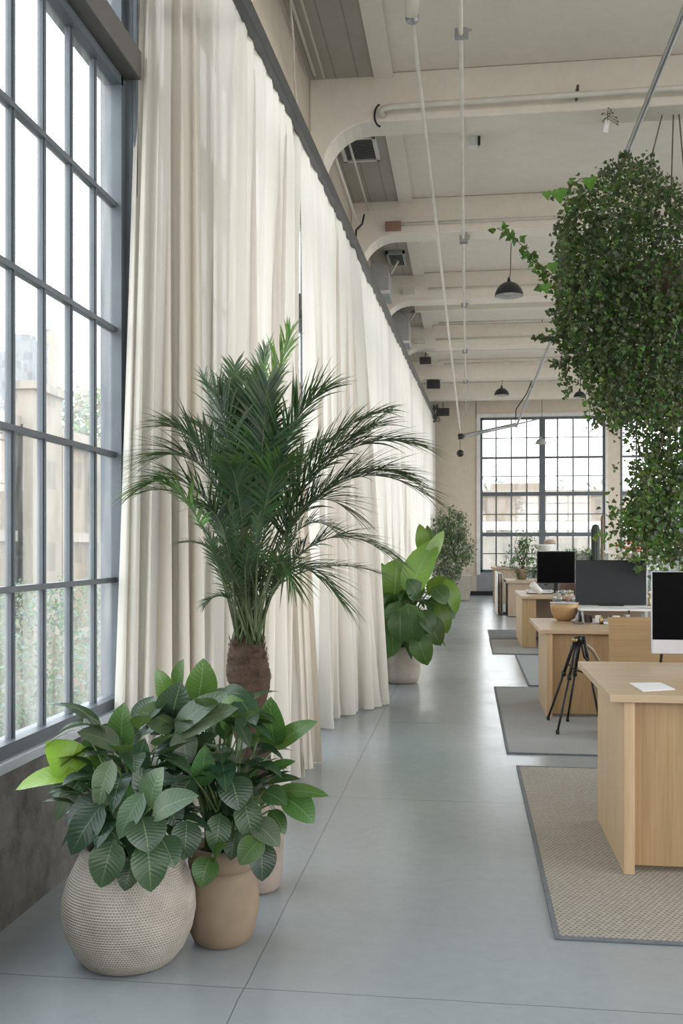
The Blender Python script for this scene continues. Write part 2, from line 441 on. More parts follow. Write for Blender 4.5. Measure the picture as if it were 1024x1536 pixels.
def shell():
    struct('floor', MB().box((-1.9, YB-.2, -.25), (XR+.2, YF+.2, 0)), M['floor'], label='blue-grey polished concrete floor with thin joints', cat='floor')
    struct('ceiling', MB().box((-1.9, YB-.2, ZC), (XR+.2, YF+.2, ZC+.3)), M['ceil'], label='off-white painted concrete ceiling slab', cat='ceiling')
    struct('trim_1', MB().box((-1.42, YB, ZC-.03), (-.83, YF, ZC-.001)), M['boards'], label='grey board-marked ceiling strip along the curtains', cat='ceiling strip')
    struct('trim_2', MB().box((-.83, YB, ZC-.05), (-.66, YF, ZC-.001)), M['ceil'], label='narrow raised ceiling rib beside the grey strip', cat='ceiling rib')
    # window wall: plinth, sill, spandrel
    struct('wall_left', MB().box((-1.80, YB, 0), (-1.68, YF, .585)), M['conc'], label='stained raw concrete low wall under the left windows', cat='wall')
    struct('trim_3', MB().box((-1.80, YB, .585), (-1.64, YF, .625)), M['sill'], .004, label='pale blue-grey sill on the concrete low wall', cat='window sill')
    struct('wall_left_upper', MB().box((-1.80, YB, 4.82), (-1.42, YF, ZC)), M['wallb'], label='cream wall band above the curtain rail', cat='wall')
    # left windows in bays
    PW, PH = .272, .61
    Y1 = 4.562
    bays = []
    y = Y1
    n = 14
    bays.append((y-n*PW, y))
    y0 = 4.96
    while y0+n*PW < YF:
        bays.append((y0, y0+n*PW)); y0 += n*PW+.40
    for i, (a, b) in enumerate(bays):
        fr = MB()
        rows = [.655+.605*k for k in range(6)]
        nn = round((b-a)/PW)
        t = .022
        fr.box((XW-.04, a-.03, .625), (XW+.05, a+.025, 4.82)); fr.box((XW-.04, b-.025, .625), (XW+.05, b+.03, 4.82))
        fr.box((XW-.04, a, .625), (XW+.05, b, .675)); fr.box((XW-.04, a, 3.655), (XW+.05, b, 3.71))
        fr.box((XW-.04, a, 3.83), (XW+.05, b, 3.88)); fr.box((XW-.04, a, 4.77), (XW+.05, b, 4.83))
        for k in range(1, nn):
            yy = a+k*PW
            w = .017 if k % 2 == 0 else .013
            fr.box((XW-.010, yy-w, .66), (XW+.014, yy+w, 3.67)); fr.box((XW-.010, yy-w, 3.86), (XW+.014, yy+w, 4.79))
            fr.box((XW+.012, yy-.004, .66), (XW+.022, yy+.004, 3.67))
        for k in range(1, 5):
            z = .628+k*.6105
            fr.box((XW-.012, a, z-.012), (XW+.024, b, z+.012))
        f = fr.build(f'window_{i+1}', M['steel'], None); f['kind'] = 'structure'
        if i == 0: tag(f, 'tall uncurtained steel-framed grid window at the left', 'window')
        else: tag(f, 'steel-framed grid window behind the drawn curtains', 'window', 'curtained left windows')
        g = MB().box((XW-.004, a, .64), (XW+.002, b, 3.69)).box((XW-.004, a, 3.86), (XW+.002, b, 4.80))
        g.build('glass', M['glass'], f)
    hm = MB()
    for a, b in bays: hm.box((-1.77, a, 3.70), (-1.59, b+.04, 3.84))
    struct('trim_4', hm, M['header'], .006, label='brown-grey steel header beam across the left windows', cat='header beam')
    for i, (a, b) in enumerate(bays):
        ya = b+.03; yb = bays[i+1][0]-.03 if i+1 < len(bays) else YF
        c = MB().box((-1.80, ya, .6), (-1.63, yb, 4.84)).box((-1.64, ya, .6), (-1.61, ya+.02, 4.84)).box((-1.64, yb-.02, .6), (-1.61, yb, 4.84))
        s = struct('column', c, M['steel'], .004)
        if i == 0: tag(s, 'blue-grey steel window column beside the first curtain', 'column')
        else: tag(s, 'blue-grey steel window column hidden behind curtains', 'column', 'curtained window columns')
    struct('wall_left_near', MB().box((-2.0, YB, .6), (-1.62, bays[0][0]-.03, 4.84)), M['conc'], label='concrete wall beside the near window', cat='wall')
    # far wall with two windows
    w1 = (.40, 3.86); w2 = (4.31, 7.77); zb, zt = .69, 5.09
    c = MB()
    c.box((-2.0, YF, 0), (w1[0]-.13, YF+.3, ZC)); c.box((w1[1]+.07, YF, 0), (w2[0]-.02, YF+.3, ZC)); c.box((w2[1]+.07, YF, 0), (XR, YF+.3, ZC))
    for w in (w1, w2): c.box((w[0]-.15, YF, zt+.05), (w[1]+.1, YF+.3, ZC))
    struct('wall_back', c, M['wallb'], label='cream plaster end wall with tall windows', cat='wall')
    struct('wall_back_lower', MB().box((w1[0]-.13, YF, 0), (w1[1]+.07, YF+.3, zb-.03)).box((w2[0]-.02, YF, 0), (w2[1]+.07, YF+.3, zb-.03)), M['wallg'], label='grey wall panel below the end windows', cat='wall')
    struct('baseboard_back', MB().box((-1.2, YF-.03, 0), (XR, YF, .12)), M['black'], label='dark baseboard along the end wall', cat='baseboard')
    tw = MB()
    tw.box((w1[0]-.13, YF-.03, zb-.1), (w1[0]-.02, YF+.2, zt+.13)); tw.box((w1[1]+.02, YF-.03, zb-.1), (w1[1]+.09, YF+.2, zt+.13)); tw.box((w1[0]-.02, YF-.03, zt+.02), (w1[1]+.02, YF+.2, zt+.13))
    struct('trim_5', tw, M['trimw'], .004, label='white surround of the large end window', cat='window surround')
    for j, w in enumerate((w1, w2)):
        fr = MB(); y0, y1 = YF+.02, YF+.09
        fr.box((w[0]-.02, y0, zb-.03), (w[0]+.05, y1, zt+.03)); fr.box((w[1]-.05, y0, zb-.03), (w[1]+.02, y1, zt+.03))
        fr.box((w[0], y0, zb-.03), (w[1], y1, zb+.05)); fr.box((w[0], y0, zt-.05), (w[1], y1, zt+.03))
        cx = (w[0]+w[1])/2
        fr.box((cx-.085, y0-.03, zb), (cx+.085, y1, zt))
        for k in range(1, 8):
            if k == 4: continue
            x = w[0]+(w[1]-w[0])*k/8; fr.box((x-.02, y0+.01, zb), (x+.02, y1-.01, zt))
        for k, z in enumerate((1.75, 2.91, 3.95)):
            h = .055 if k < 2 else .03
            fr.box((w[0], y0-.01, z-h), (w[1], y1, z+h))
        for z in (1.2, 2.33, 3.42, 4.52): fr.box((w[0], y0+.015, z-.013), (w[1], y1-.015, z+.013))
        f = struct(f'window_{20+j}', fr, M['steel'], label=['large steel grid window in the end wall beside the curtains', 'right steel grid window in the end wall behind the hanging plant'][j], cat='window')
        MB().box((w[0], YF+.05, zb), (w[1], YF+.056, zt)).build('glass', M['glass'], f)
    # right wall and rear wall with big openings and steel bars
    c = MB()
    c.box((XR, YB, 0), (XR+.3, YF, .35)); c.box((XR, YB, 5.45), (XR+.3, YF, ZC))
    fr = MB()
    yy = YB
    while yy < YF:
        c.box((XR, yy, .35), (XR+.3, yy+.35, 5.45))
        for k in range(1, 4):
            fr.box((XR+.1, yy+.35+k*.94-.02, .35), (XR+.14, yy+.35+k*.94+.02, 5.45))
        yy += 4.1
    struct('wall_right', c, M['wallb'], label='cream wall of the right side with openings', cat='wall')
    for z in (1.9, 3.0, 4.1): fr.box((XR+.1, YB, z-.02), (XR+.14, YF, z+.02))
    struct('window_30', fr, M['steel'], label='steel window bars of the right wall', cat='window')
    c = MB().box((-2.0, YB-.3, 0), (XR, YB, 2.0)).box((-2.0, YB-.3, 4.6), (XR, YB, ZC))
    fr = MB(); x = -2.0
    while x < XR:
        c.box((x, YB-.3, 2.0), (x+.5, YB, 4.6)); fr.box((x+1.8, YB-.15, 2.0), (x+1.88, YB-.1, 4.6)); x += 3.2
    struct('wall_front', c, M['wallb'], label='cream wall behind the camera', cat='wall')
    for z in (1.9, 3.0, 4.1): fr.box((-2, YB-.15, z-.03), (XR, YB-.1, z+.03))
    struct('window_31', fr, M['steel'], label='steel window bars of the wall behind the camera', cat='window')
    # ceiling beams with curved haunches at the window wall
    ys = [2.4, 5.5, 8.68, 11.85, 15.1, 18.7, 22.2, 25.3]
    for i, y in enumerate(ys):
        poly = [(-1.42, ZC-.05), (-1.42, 4.74), (-1.30, 4.74)]
        for k in range(0, 9):
            t = PI/2*k/8
            poly.append((-1.30+.42*(1-math.cos(t)), 4.80+(ZB-4.80)*math.sin(t)))
        poly += [(XR, ZB), (XR, ZC-.002), (-1.42, ZC-.002)]
        poly.pop(0)
        struct('ceiling_beam', MB().prism(poly, y, y+.32), M['beam'], .012,
               label=['', '', 'nearest cream ceiling beam in view, carrying the thick white pipe', 'second cream ceiling beam, with curved haunch beside the second vent', 'third cream ceiling beam, just behind the large black pendant',
                      'fourth cream ceiling beam from the front, before the small pendants', 'fifth cream ceiling beam from the front', 'last cream ceiling beam before the end window'][i] or 'cream ceiling beam above the viewer, out of view', cat='beam')
    # thin secondary purlins between the far beams
    for i, y in enumerate((16.9, 20.5, 23.8, 26.8)):
        struct('ceiling_joist', MB().box((-.9, y, ZC-.16), (XR, y+.1, ZC-.002)), M['beam'], .005, label='thin cream ceiling joist, '+['nearest', 'second', 'third', 'farthest'][i]+' of the four between far beams', cat='joist')

def ceiling_things():
    # conduit on beams
    t = thing('ceiling_pipe', 'thick white pipe running along the nearest ceiling beam', 'pipe', (-.73, 8.56, 5.28))
    MB().tube([(-.73, 8.70, 5.28), (-.76, 8.62, 5.28), (-.74, 8.56, 5.29), (-.66, 8.55, 5.30), (2, 8.55, 5.315), (XR-.1, 8.55, 5.33)], .026, 12).build('pipe', M['pipew'], t, True)
    rg = [(-.77+.055*math.cos(a), 8.67, 5.28+.10*math.sin(a)) for a in [PI*.55+PI*.95*k/10 for k in range(11)]]
    MB().tube(rg, .009, 6).build('hook', M['black'], t, True)
    for x in (.95, 3.1): MB().box((x-.01, 8.54, 5.31), (x+.01, 8.69, 5.39)).build('bracket', M['twig'], t)
    for y, z, nm in ((11.80, 5.34, 'second'), (15.05, 5.40, 'third'), (18.65, 5.38, 'fourth')):
        t = thing('ceiling_pipe', f'thin pale conduit running along the {nm} ceiling beam', 'pipe', (-.7, y, z))
        MB().tube([(-.95 if nm == 'second' else -.6, y, z), (XR-.1, y, z+.02)], .018, 8).build('pipe', M['pipew'], t, True)
        MB().box((-.99, y-.03, z-.07), (-.8, y+.045, z+.03)).build('junction_box', M['red'] if nm == 'second' else M['pipew'], t)
    for y, z in ((17.6, 5.45), (21.4, 5.42)):
        tag(MB().tube([(-.5, y, z), (XR-.1, y, z)], .022, 8).build('ceiling_pipe', M['pipew'], None, True), 'white cross pipe hung between the far ceiling beams', 'pipe', 'far cross pipes')
    # long conduit under the beams, slanting pipe, grey slanting pipe
    t = thing('ceiling_conduit', 'straight white conduit running lengthwise under the beams', 'conduit', (-.06, 5, 5.16))
    MB().tube([(-.045, 2, 5.16), (-.045, 12, 5.16), (-.03, 27.9, 5.16)], .017, 8).build('pipe', M['pipew'], t, True)
    for y in (7.15, 11.9, 12.0, 15.2, 18.8, 22.3, 25.4):
        MB().box((-.09, y-.02, 5.13), (.01, y+.02, 5.20)).tube([(-.09, y, 5.17), (.035, y, 5.19)], .008, 6).build('clamp', M['pipeg'], t)
    a = W(617, 18, 6.95); b = W(690, 648, 22)
    t = thing('slanting_pipe', 'white slanting rod descending from a ceiling socket to the far arm', 'rod', a)
    MB().tube([a, b], .016, 10).build('pipe', M['pipew'], t, True)
    c = a+Vector((.03, -.25, .28))
    MB().tube([a+Vector((0, .01, -.03)), lerp(a, c, .5), Vector((c.x, c.y, min(c.z, ZC)))], [.045, .06, .062], 16).build('socket', M['pipew'], t, True)
    MB().tube([a+(b-a)*.003, a+(b-a)*.005], .05, 16).build('collar', M['pipeg'], t, True)
    a2 = W(1040, -20, 6.7); b2 = W(774, 640, 22)
    t = thing('slanting_pipe', 'galvanised slanting pipe passing the top of the hanging plant', 'rod', a2)
    MB().tube([a2+(a2-b2)*.25, a2, b2], .026, 10).build('pipe', M['pipeg'], t, True)
    for k in (.33, .75): q = lerp(a2, b2, k); MB().tube([q-(b2-a2)*.002, q+(b2-a2)*.002], .036, 10).build('coupling', M['pipeg'], t, True)
    p0, p1, p2 = W(690, 655, 22.02), W(773, 637, 22.02), W(806, 629, 22.4)
    t = thing('suspended_arm', 'grey horizontal arm joining the two slanting rods before the end window', 'arm', p0)
    MB().tube([p0, p1], .045, 10).build('arm', M['pipeg'], t, True)
    MB().tube([p1, p2], .02, 8).build('thin_rod', M['pipeg'], t, True)
    MB().tube([p0+Vector((-.05, 0, 0)), p0+Vector((.06, 0, .01))], .065, 12).build('joint', M['black'], t, True)
    MB().tube([p1, p1+Vector((.01, 0, .35)), W(790, 590, 22), W(797, 572, 22)], .014, 6).build('hanger', M['black'], t, True)
    q = W(690, 680, 22.02)
    MB().tube([p0, q], .006, 6).build('cord', M['black'], t)
    MB().lathe([(.001, -.085), (.05, -.07), (.08, -.03), (.085, 0), (.08, .03), (.05, .07), (.001, .085)], q, 18).build('ball', M['black'], t, True)
    # pendants
    def pendant(u, v, D, dia, label, ztop=ZC, colr='lampb'):
        c = W(u, v, D); r = dia/2
        t = thing('pendant_lamp', label, 'lamp', c)
        prof = [(r, 0), (r*.97, r*.22), (r*.86, r*.48), (r*.66, r*.74), (r*.38, r*.92), (r*.12, r*1.0), (.001, r*1.01)]
        s = MB().lathe(prof, c, 28).build('lamp_shade', M[colr], t, True)
        MB().lathe([(x*.97, z-.002) for x, z in prof], c, 28).build('inner_shade', M['lampi'], s, True)
        MB().lathe([(.001, -.01), (r*.3, .0), (r*.34, .05), (r*.2, .12), (.001, .13)], c+Vector((0, 0, r*.15)), 14).build('bulb', M['lampi'], t, True)
        MB().tube([c+Vector((0, 0, r)), c+Vector((0, 0, r+.06))], [.03, .015], 10).build('cap', M[colr], t, True)
        MB().tube([c+Vector((0, 0, r)), c+Vector((.02, 0, r+.12)), Vector((c.x+.03, c.y, ztop))], .007, 6).build('cord', M['twig'], t)
    pendant(763, 444, 13.6, .40, 'black dome pendant, largest and nearest, below the second beam')
    pendant(752, 593, 23.4, .36, 'small black pendant hanging left of centre above the end window')
    pendant(869, 596, 23.4, .30, 'small dark pendant partly behind the hanging plant leaves')
    pendant(811, 666, 26.0, .30, 'grey pendant hanging in front of the end window mullion', ZC, 'duct')
    # sensor box
    c = W(709, 211, 10.1)
    t = thing('ceiling_sensor', 'small white box sensor hanging from the ceiling behind the first beam', 'sensor', c)
    MB().rbox(c, (.11, .10, .15), .3).build('housing', M['white'], t, bevel=.02)
    MB().rbox(c+Vector((.055, -.005, -.005)), (.02, .085, .12), .3).build('lens', M['black'], t, bevel=.004)
    MB().tube([c+Vector((0, 0, .07)), (c.x, c.y, ZC)], .012, 8).build('stem', M['pipew'], t)
    # vents
    for i, (u0, u1, v0, D) in enumerate(((505, 563, 200, 9.95), (578, 607, 371, 13.85))):
        a = W(u0, v0, D); b = W(u1, v0, D); x0, x1, y0 = a.x, b.x, a.y; y1 = y0+.62
        z = ZC-.03
        t = thing('ceiling_vent', ['white-framed ceiling vent grille just behind the first beam', 'small grey ceiling vent grille behind the second beam'][i], 'vent', (x0, y0, z))
        fr = MB().box((x0, y0, z-.05), (x1, y0+.04, z)).box((x0, y1-.04, z-.05), (x1, y1, z)).box((x0, y0, z-.05), (x0+.04, y1, z)).box((x1-.04, y0, z-.05), (x1, y1, z))
        fr.build('frame', M['trimw'] if i == 0 else M['duct'], t, bevel=.004)
        MB().box((x0+.03, y0+.03, z-.012), (x1-.03, y1-.03, z-.002)).build('backing', M['vent'], t)
        g = MB()
        for k in range(14):
            yy = y0+.05+k*(y1-y0-.1)/13; g.rbox((0.5*(x0+x1), yy, z-.03), (x1-x0-.07, .03, .004), 0, .7)
        g.build('louvre', M['duct'], t)
    # duct units on the window wall, speakers, wires
    for i, (u0, u1, v0, v1, D) in enumerate(((568, 583, 392, 438, 13.6), (598, 613, 468, 513, 17.0))):
        a = W(u0, v0, D); b = W(u1, v1, D)
        t = thing('duct_unit', ['grey metal duct box under the second beam by the rail', 'grey metal duct box under the third beam by the rail'][i], 'duct', (a.x, a.y, b.z))
        MB().prism([(a.x-.12, b.z), (b.x, b.z), (b.x, a.z-.12), (a.x+.02, a.z), (a.x-.12, a.z)], a.y, a.y+.7).build('housing', M['duct'], t, bevel=.01)
        MB().box((a.x-.13, a.y-.012, b.z-.02), (b.x+.02, a.y+.02, b.z+.02)).build('flange', M['trimw'], t)
        MB().tube([(b.x, a.y+.3, a.z-.1), (b.x+.1, a.y+.4, a.z+.1), (b.x+.02, a.y+.5, ZC-.04)], .018, 8).build('pipe', M['pipew'], t, True)
    for i, (u, v, D, nm) in enumerate(((638, 541, 18.9, 'upper'), (650, 577, 22.2, 'middle'), (664, 618, 25.6, 'lowest and largest'))):
        c = W(u, v, D); s = [.22, .30, .34][i]
        t = thing('loudspeaker', f'small black box loudspeaker by the curtain rail, {nm} of three', 'loudspeaker', c)
        MB().rbox(c, (s, .2, s*.62), 0, .15).build('housing', M['black'], t, bevel=.01)
        MB().lathe([(.001, 0), (s*.2, 0), (s*.22, .01)], (0, 0, 0), 14)
        MB().tube([c+Vector((0, -.112, 0)), c+Vector((0, -.1, 0))], s*.2, 16).build('cone', M['rubber'], t)
        MB().tube([c+Vector((0, .02, s*.25)), (c.x, c.y+.02, ZC-.45 if i != 0 else ZC-.46)], .012, 6).build('bracket', M['black'], t)
    c = W(654, 617, 26.3); m = MB(); 
    for k in range(9):
        pts = [c+Vector((R.uniform(-.12, .12), R.uniform(-.1, .1), R.uniform(-.32, .2))) for _ in range(6)]
        m.tube(pts, .012, 5)
    tag(m.build('cable_tangle', M['vent'], None, True), 'tangle of dark wires at the far end of the curtain rail', 'cables')
    # loose conduits by the near spandrel
    cz = ZC
    tag(MB().tube([W(433, -20, 7.2), W(440, 60, 7.4), W(441, 110, 7.7), W(447, 190, 7.9)], .009, 8).build('hanging_cable', M['pipew'], None, True), 'white cable hanging beside the near end of the curtain rail', 'cable')
    tag(MB().tube([(-1.33, 4.5, ZC-.09), (-1.33, 8.4, ZC-.12)], .014, 8).tube([(-1.24, 4.5, ZC-.09), (-1.26, 8.5, ZC-.10)], .010, 8).build('twin_conduit', M['pipew'], None, True), 'twin thin conduits in the ceiling corner before the first beam', 'conduit')
    tag(MB().tube([(-1.3, 9.1, ZC-.4), (-1.3, 11.7, ZC-.4)], .018, 8).tube([(-1.2, 9.1, ZC-.12), (-1.2, 11.8, ZC-.14)], .014, 8).build('twin_conduit', M['pipew'], None, True), 'twin thin conduits in the ceiling corner beside the first vent', 'conduit')
    tag(MB().tube([W(546, 322, 11.7), W(543, 336, 11.6), W(534, 345, 11.4), W(533, 368, 11.4)], .012, 8).build('hanging_cable', M['black'], None, True), 'short black cable dangling at the second beam haunch', 'cable')
    # dried sprig on the first beam
    c = W(911, 152, 8.5)
    t = thing('dried_sprig', 'dried twig sprig with a pale tag tied to the first beam pipe', 'sprig', c)
    m = MB()
    for k in range(16):
        a = R.uniform(0, 2*PI); p = c+Vector((0, 0, -R.uniform(0, .15)))
        q = p+Vector((math.cos(a)*.07, math.sin(a)*.05, -R.uniform(-.01, .06)))
        m.tube([p, q], .003, 4)
        m.leaf(q, q+Vector((math.cos(a)*.03, 0, -.02)), .02, (0, -1, .3), col=(.1, .1, .05), nseg=3)
    m.tube([c, c-Vector((0, 0, .2))], .004, 5); m.build('twig', M['dry'], t)
    MB().rbox(c+Vector((-.01, 0, -.22)), (.04, .01, .11), .2, 0, .2).build('tag', M['paper'], t)

def curtains():
    t = thing('curtain_rail', 'long dark steel curtain rail above the curtains', 'curtain rail', rail_pt(3.6))
    a, b = rail_pt(3.2), rail_pt(27.9)
    m = MB(); d = (b-a)
    def bar(p, q, w, h):
        vs = []
        for e in (p, q):
            vs += [e+Vector((-w/2, 0, -h/2)), e+Vector((w/2, 0, -h/2)), e+Vector((w/2, 0, h/2)), e+Vector((-w/2, 0, h/2))]
        m.add(vs, [(3,2,1,0), (4,5,6,7), (0,1,5,4), (1,2,6,5), (2,3,7,6), (3,0,4,7)])
    off = Vector((.03, 0, 0)); bar(a+off, b+off, .05, .10)
    m.build('rail', M['rail'], t, bevel=.006)
    m = MB(); p = rail_pt(4.9); p.z = 4.5
    m.tube([Vector((p.x, p.y, p.z)), Vector((-1.66, p.y-.02, p.z))], .02, 10).build('return_rail', M['rail'], t, True)
    for D in (8.7, 11.9, 15.1, 18.7, 22.2, 25.4):
        p = rail_pt(D); 
        MB().tube([p, (-1.46, p.y, min(p.z+.12, 4.9) if p.z < 4.8 else p.z+.02)], .014, 8).build('bracket', M['rail'], t, True)
    def path(pts, s):
        L = [0]
        for i in range(1, len(pts)): L.append(L[-1]+(Vector(pts[i])-Vector(pts[i-1])).length)
        x = s*L[-1]
        for i in range(1, len(pts)):
            if x <= L[i]+1e-9:
                return Vector(pts[i-1]).lerp(Vector(pts[i]), (x-L[i-1])/(L[i]-L[i-1]))
        return Vector(pts[-1])
    def panel(name, label, mat, top, bot, folds, amp, ztop, seed, zb=.012, nper=14, nz=30, group=None):
        r = random.Random(seed)
        n = folds*nper
        phs = [r.uniform(.6, 1.4) for _ in range(folds+2)]
        # irregular fold spacing
        acc = [0]
        for k in range(folds): acc.append(acc[-1]+r.uniform(.6, 1.4))
        acc = [a/acc[-1] for a in acc]
        m = MB(); vs = []; fs = []
        for j in range(nz+1):
            tz = j/nz
            for i in range(n+1):
                k = min(int(i/nper), folds-1); fr = i/nper-k
                s = lerp(acc[k], acc[k+1], fr)
                P = path(top, s); Q = path(bot, s)
                e = (1-tz)**1.3        # 1 at floor
                base = P.lerp(Q, (1-tz)**1.1)
                P2, Q2 = path(top, min(1, s+.02)), path(top, max(0, s-.02))
                d = (P2-Q2); d.z = 0
                d.normalize(); nn = Vector((d.y, -d.x, 0))
                am = amp*1.3*(.40+.75*e)*(1-.75*clamp((tz-.93)/.07, 0, 1))*(lerp(phs[k], phs[k+1], fr))
                off = am*(abs(math.sin(PI*fr))**.75*2-1)*.62+am*.16*math.sin(4*PI*fr+seed+tz*1.2)+am*.22*math.sin(2*PI*s*folds*.37+3*tz+seed)
                x = base+nn*off+d*(am*.55*math.sin(2*PI*fr))
                zt = ztop(s) if callable(ztop) else ztop
                z = lerp(zb, zt, tz)
                if tz < .03: x = x+nn*.01*math.sin(i*.8)
                vs.append((x.x, x.y, z))
        for j in range(nz):
            for i in range(n):
                a = j*(n+1)+i; fs.append((a, a+1, a+n+2, a+n+1))
        m.add(vs, fs)
        o = m.build(name, M[mat], None, True)
        tag(o, label, 'curtain', group)
        # gathered header tape
        h = MB(); hv = []; hf = []
        for i in range(n+1):
            a = vs[nz*(n+1)+i]; hv += [(a[0]+.006, a[1], a[2]-.09), (a[0]+.006, a[1], a[2])]
        for i in range(n): hf.append((2*i, 2*i+2, 2*i+3, 2*i+1))
        h.add(hv, hf); h.build('header_tape', M['linen'], o, True)
        return o
    def xy(u, D): p = W(u, 820, D); return Vector((p.x, p.y, 0))
    def rl(D): p = rail_pt(D); return Vector((p.x, p.y, 0))
    def rz(D0, D1): return lambda s: rail_pt(lerp(D0, D1, s)).z+.03
    panel('curtain', 'white curtain nearest the uncurtained window, leaning out at the bottom', 'sheer', [xy(206, 4.86), xy(256, 4.84)], [xy(166, 4.47), xy(236, 4.60)], 3, .06, 4.46, 3)
    panel('curtain', 'beige linen curtain between the first white curtain and the long sheer', 'linen', [xy(246, 4.90), xy(298, 4.92)], [xy(236, 4.62), xy(309, 4.83)], 3, .075, 4.46, 8)
    def zc2(s):
        return 4.46 if s < .125 else rail_pt(lerp(4.84, 6.52, (s-.135)/.865)).z+.03
    panel('curtain', 'long sheer white curtain directly behind the palm', 'sheer', [xy(294, 4.98), xy(338, 4.98), rl(4.84), rl(6.52)], [xy(300, 4.95), xy(360, 5.15), xy(432, 5.9)], 9, .085, zc2, 21)
    panel('curtain', 'beige linen curtain whose hem shows right of the palm trunk', 'linen', [rl(6.12)+Vector((-.09, 0, 0)), rl(6.34)+Vector((-.09, 0, 0))], [xy(405, 5.72), xy(452, 5.98), xy(468, 6.34)], 4, .06, rz(6.12, 6.34), 5)
    panel('curtain', 'white curtain after the bright gap, right of the palm', 'sheer', [rl(6.55), rl(8.0)], [xy(470, 7.35), xy(502, 8.05)], 5, .10, rz(6.55, 8.0), 12)
    panel('curtain', 'cream curtain sweeping out onto the floor before the broad-leaved plant', 'sheer', [rl(7.9), rl(9.35)], [xy(500, 8.0), xy(572, 8.66)], 5, .11, rz(7.9, 9.35), 33)
    panel('curtain', 'white curtain directly behind the broad-leaved plant in greige pot', 'sheer', [rl(9.4), rl(12.8)], [rl(9.5)+Vector((.05, 0, 0)), rl(12.8)], 8, .12, rz(9.4, 12.8), 41)
    panel('curtain', 'white curtain next beyond the broad-leaved plant', 'sheer', [rl(12.85), rl(17.6)], [rl(12.85)+Vector((.03, 0, 0)), rl(17.6)], 10, .11, rz(12.85, 17.6), 52, nper=10)
    panel('curtain', 'second farthest white curtain', 'sheer', [rl(17.7), rl(22.6)], [rl(17.7), rl(22.6)], 9, .10, rz(17.7, 22.6), 63, nper=10)
    panel('curtain', 'farthest white curtain, meeting the end wall', 'sheer', [rl(22.7), rl(27.7)], [rl(22.7), rl(27.7)], 10, .06, rz(22.7, 27.7), 71, nper=10)
# ------------------------------------------------------------------ plants
def soil(c, r, t, name='soil'):
    m = MB(); m.lathe([(r, 0), (r*.6, .012), (.001, .016)], c, 28, rfun=None); m.build(name, M['soil'], t, True)

GD = [(.024, .060, .032), (.030, .072, .036), (.040, .092, .038), (.022, .052, .034)]   # dark glossy greens
GM = [(.055, .14, .035), (.07, .17, .04)]
GY = [(.22, .42, .05), (.30, .50, .06)]
GP = [(.10, .155, .095), (.09, .14, .08)]

def bez(p0, p1, p2, p3, t):
    a = 1-t; return p0*(a**3)+p1*(3*a*a*t)+p2*(3*a*t*t)+p3*(t**3)

def stem_to(m, base, tip, r=.006, lean=None):
    base = Vector(base); tip = Vector(tip)
    mid = Vector((lerp(base.x, tip.x, .35), lerp(base.y, tip.y, .35), lerp(base.z, tip.z, .65)))
    pts = [base.lerp(mid, t).lerp(mid.lerp(tip, t), t) for t in (0, .25, .5, .75, 1)]
    m.tube(pts, [r*1.3, r*1.15, r, r*.85, r*.6], 6)

def hero(ml, ms, bu, bv, tu, tv, D, w, cols, Dt=None, root=None, fold=.25, curl=.08, nrm=None, sd=0, tc=.1):
    """one broad leaf from its stalk joint to its tip"""
    b = W(bu, bv, D); t = W(tu, tv, Dt if Dt else D-.05)
    view = Vector((0, 0, 1.4))-b; view.normalize()
    n = Vector(nrm) if nrm else (view+Vector((0, 0, .8))+Vector((R.uniform(-.3, .3), 0, R.uniform(-.2, .2))))
    c = cols[R.randrange(len(cols))]; c = tuple(x*R.uniform(.88, 1.12) for x in c)
    ww = w/F*D*1.22
    ml.leaf(b, t, ww, n, fold, curl, 9, c, .42, 0, tc)
    if root is not None: stem_to(ms, root, b, .0045)

def filler(ml, ms, c, n, rx, rz, L, root, cols, zmin=-9, ang=None, upb=.3):
    for k in range(n):
        a = R.uniform(0, 2*PI) if ang is None else R.uniform(*ang)
        rr = R.uniform(.25, 1)
        p = Vector(c)+Vector((math.cos(a)*rx*rr*.6, math.sin(a)*rx*rr*.6, R.uniform(-rz, rz)))
        d = Vector((math.cos(a), math.sin(a), R.uniform(-.9, .7)+upb)).normalized()
        q = p+d*L*R.uniform(.7, 1.15)
        if q.z < zmin: q.z = zmin
        w = L*R.uniform(.42, .58)
        cc = cols[R.randrange(len(cols))]
        ml.leaf(p, q, w, (d.x*.6, d.y*.6, .9), R.uniform(.1, .35), R.uniform(.03, .14), 7, tuple(x*R.uniform(.8, 1.15) for x in cc), .42, 0, .15)
        if k % 2 == 0: stem_to(ms, root+Vector((R.uniform(-.05, .05), R.uniform(-.05, .05), 0)), p, .004)

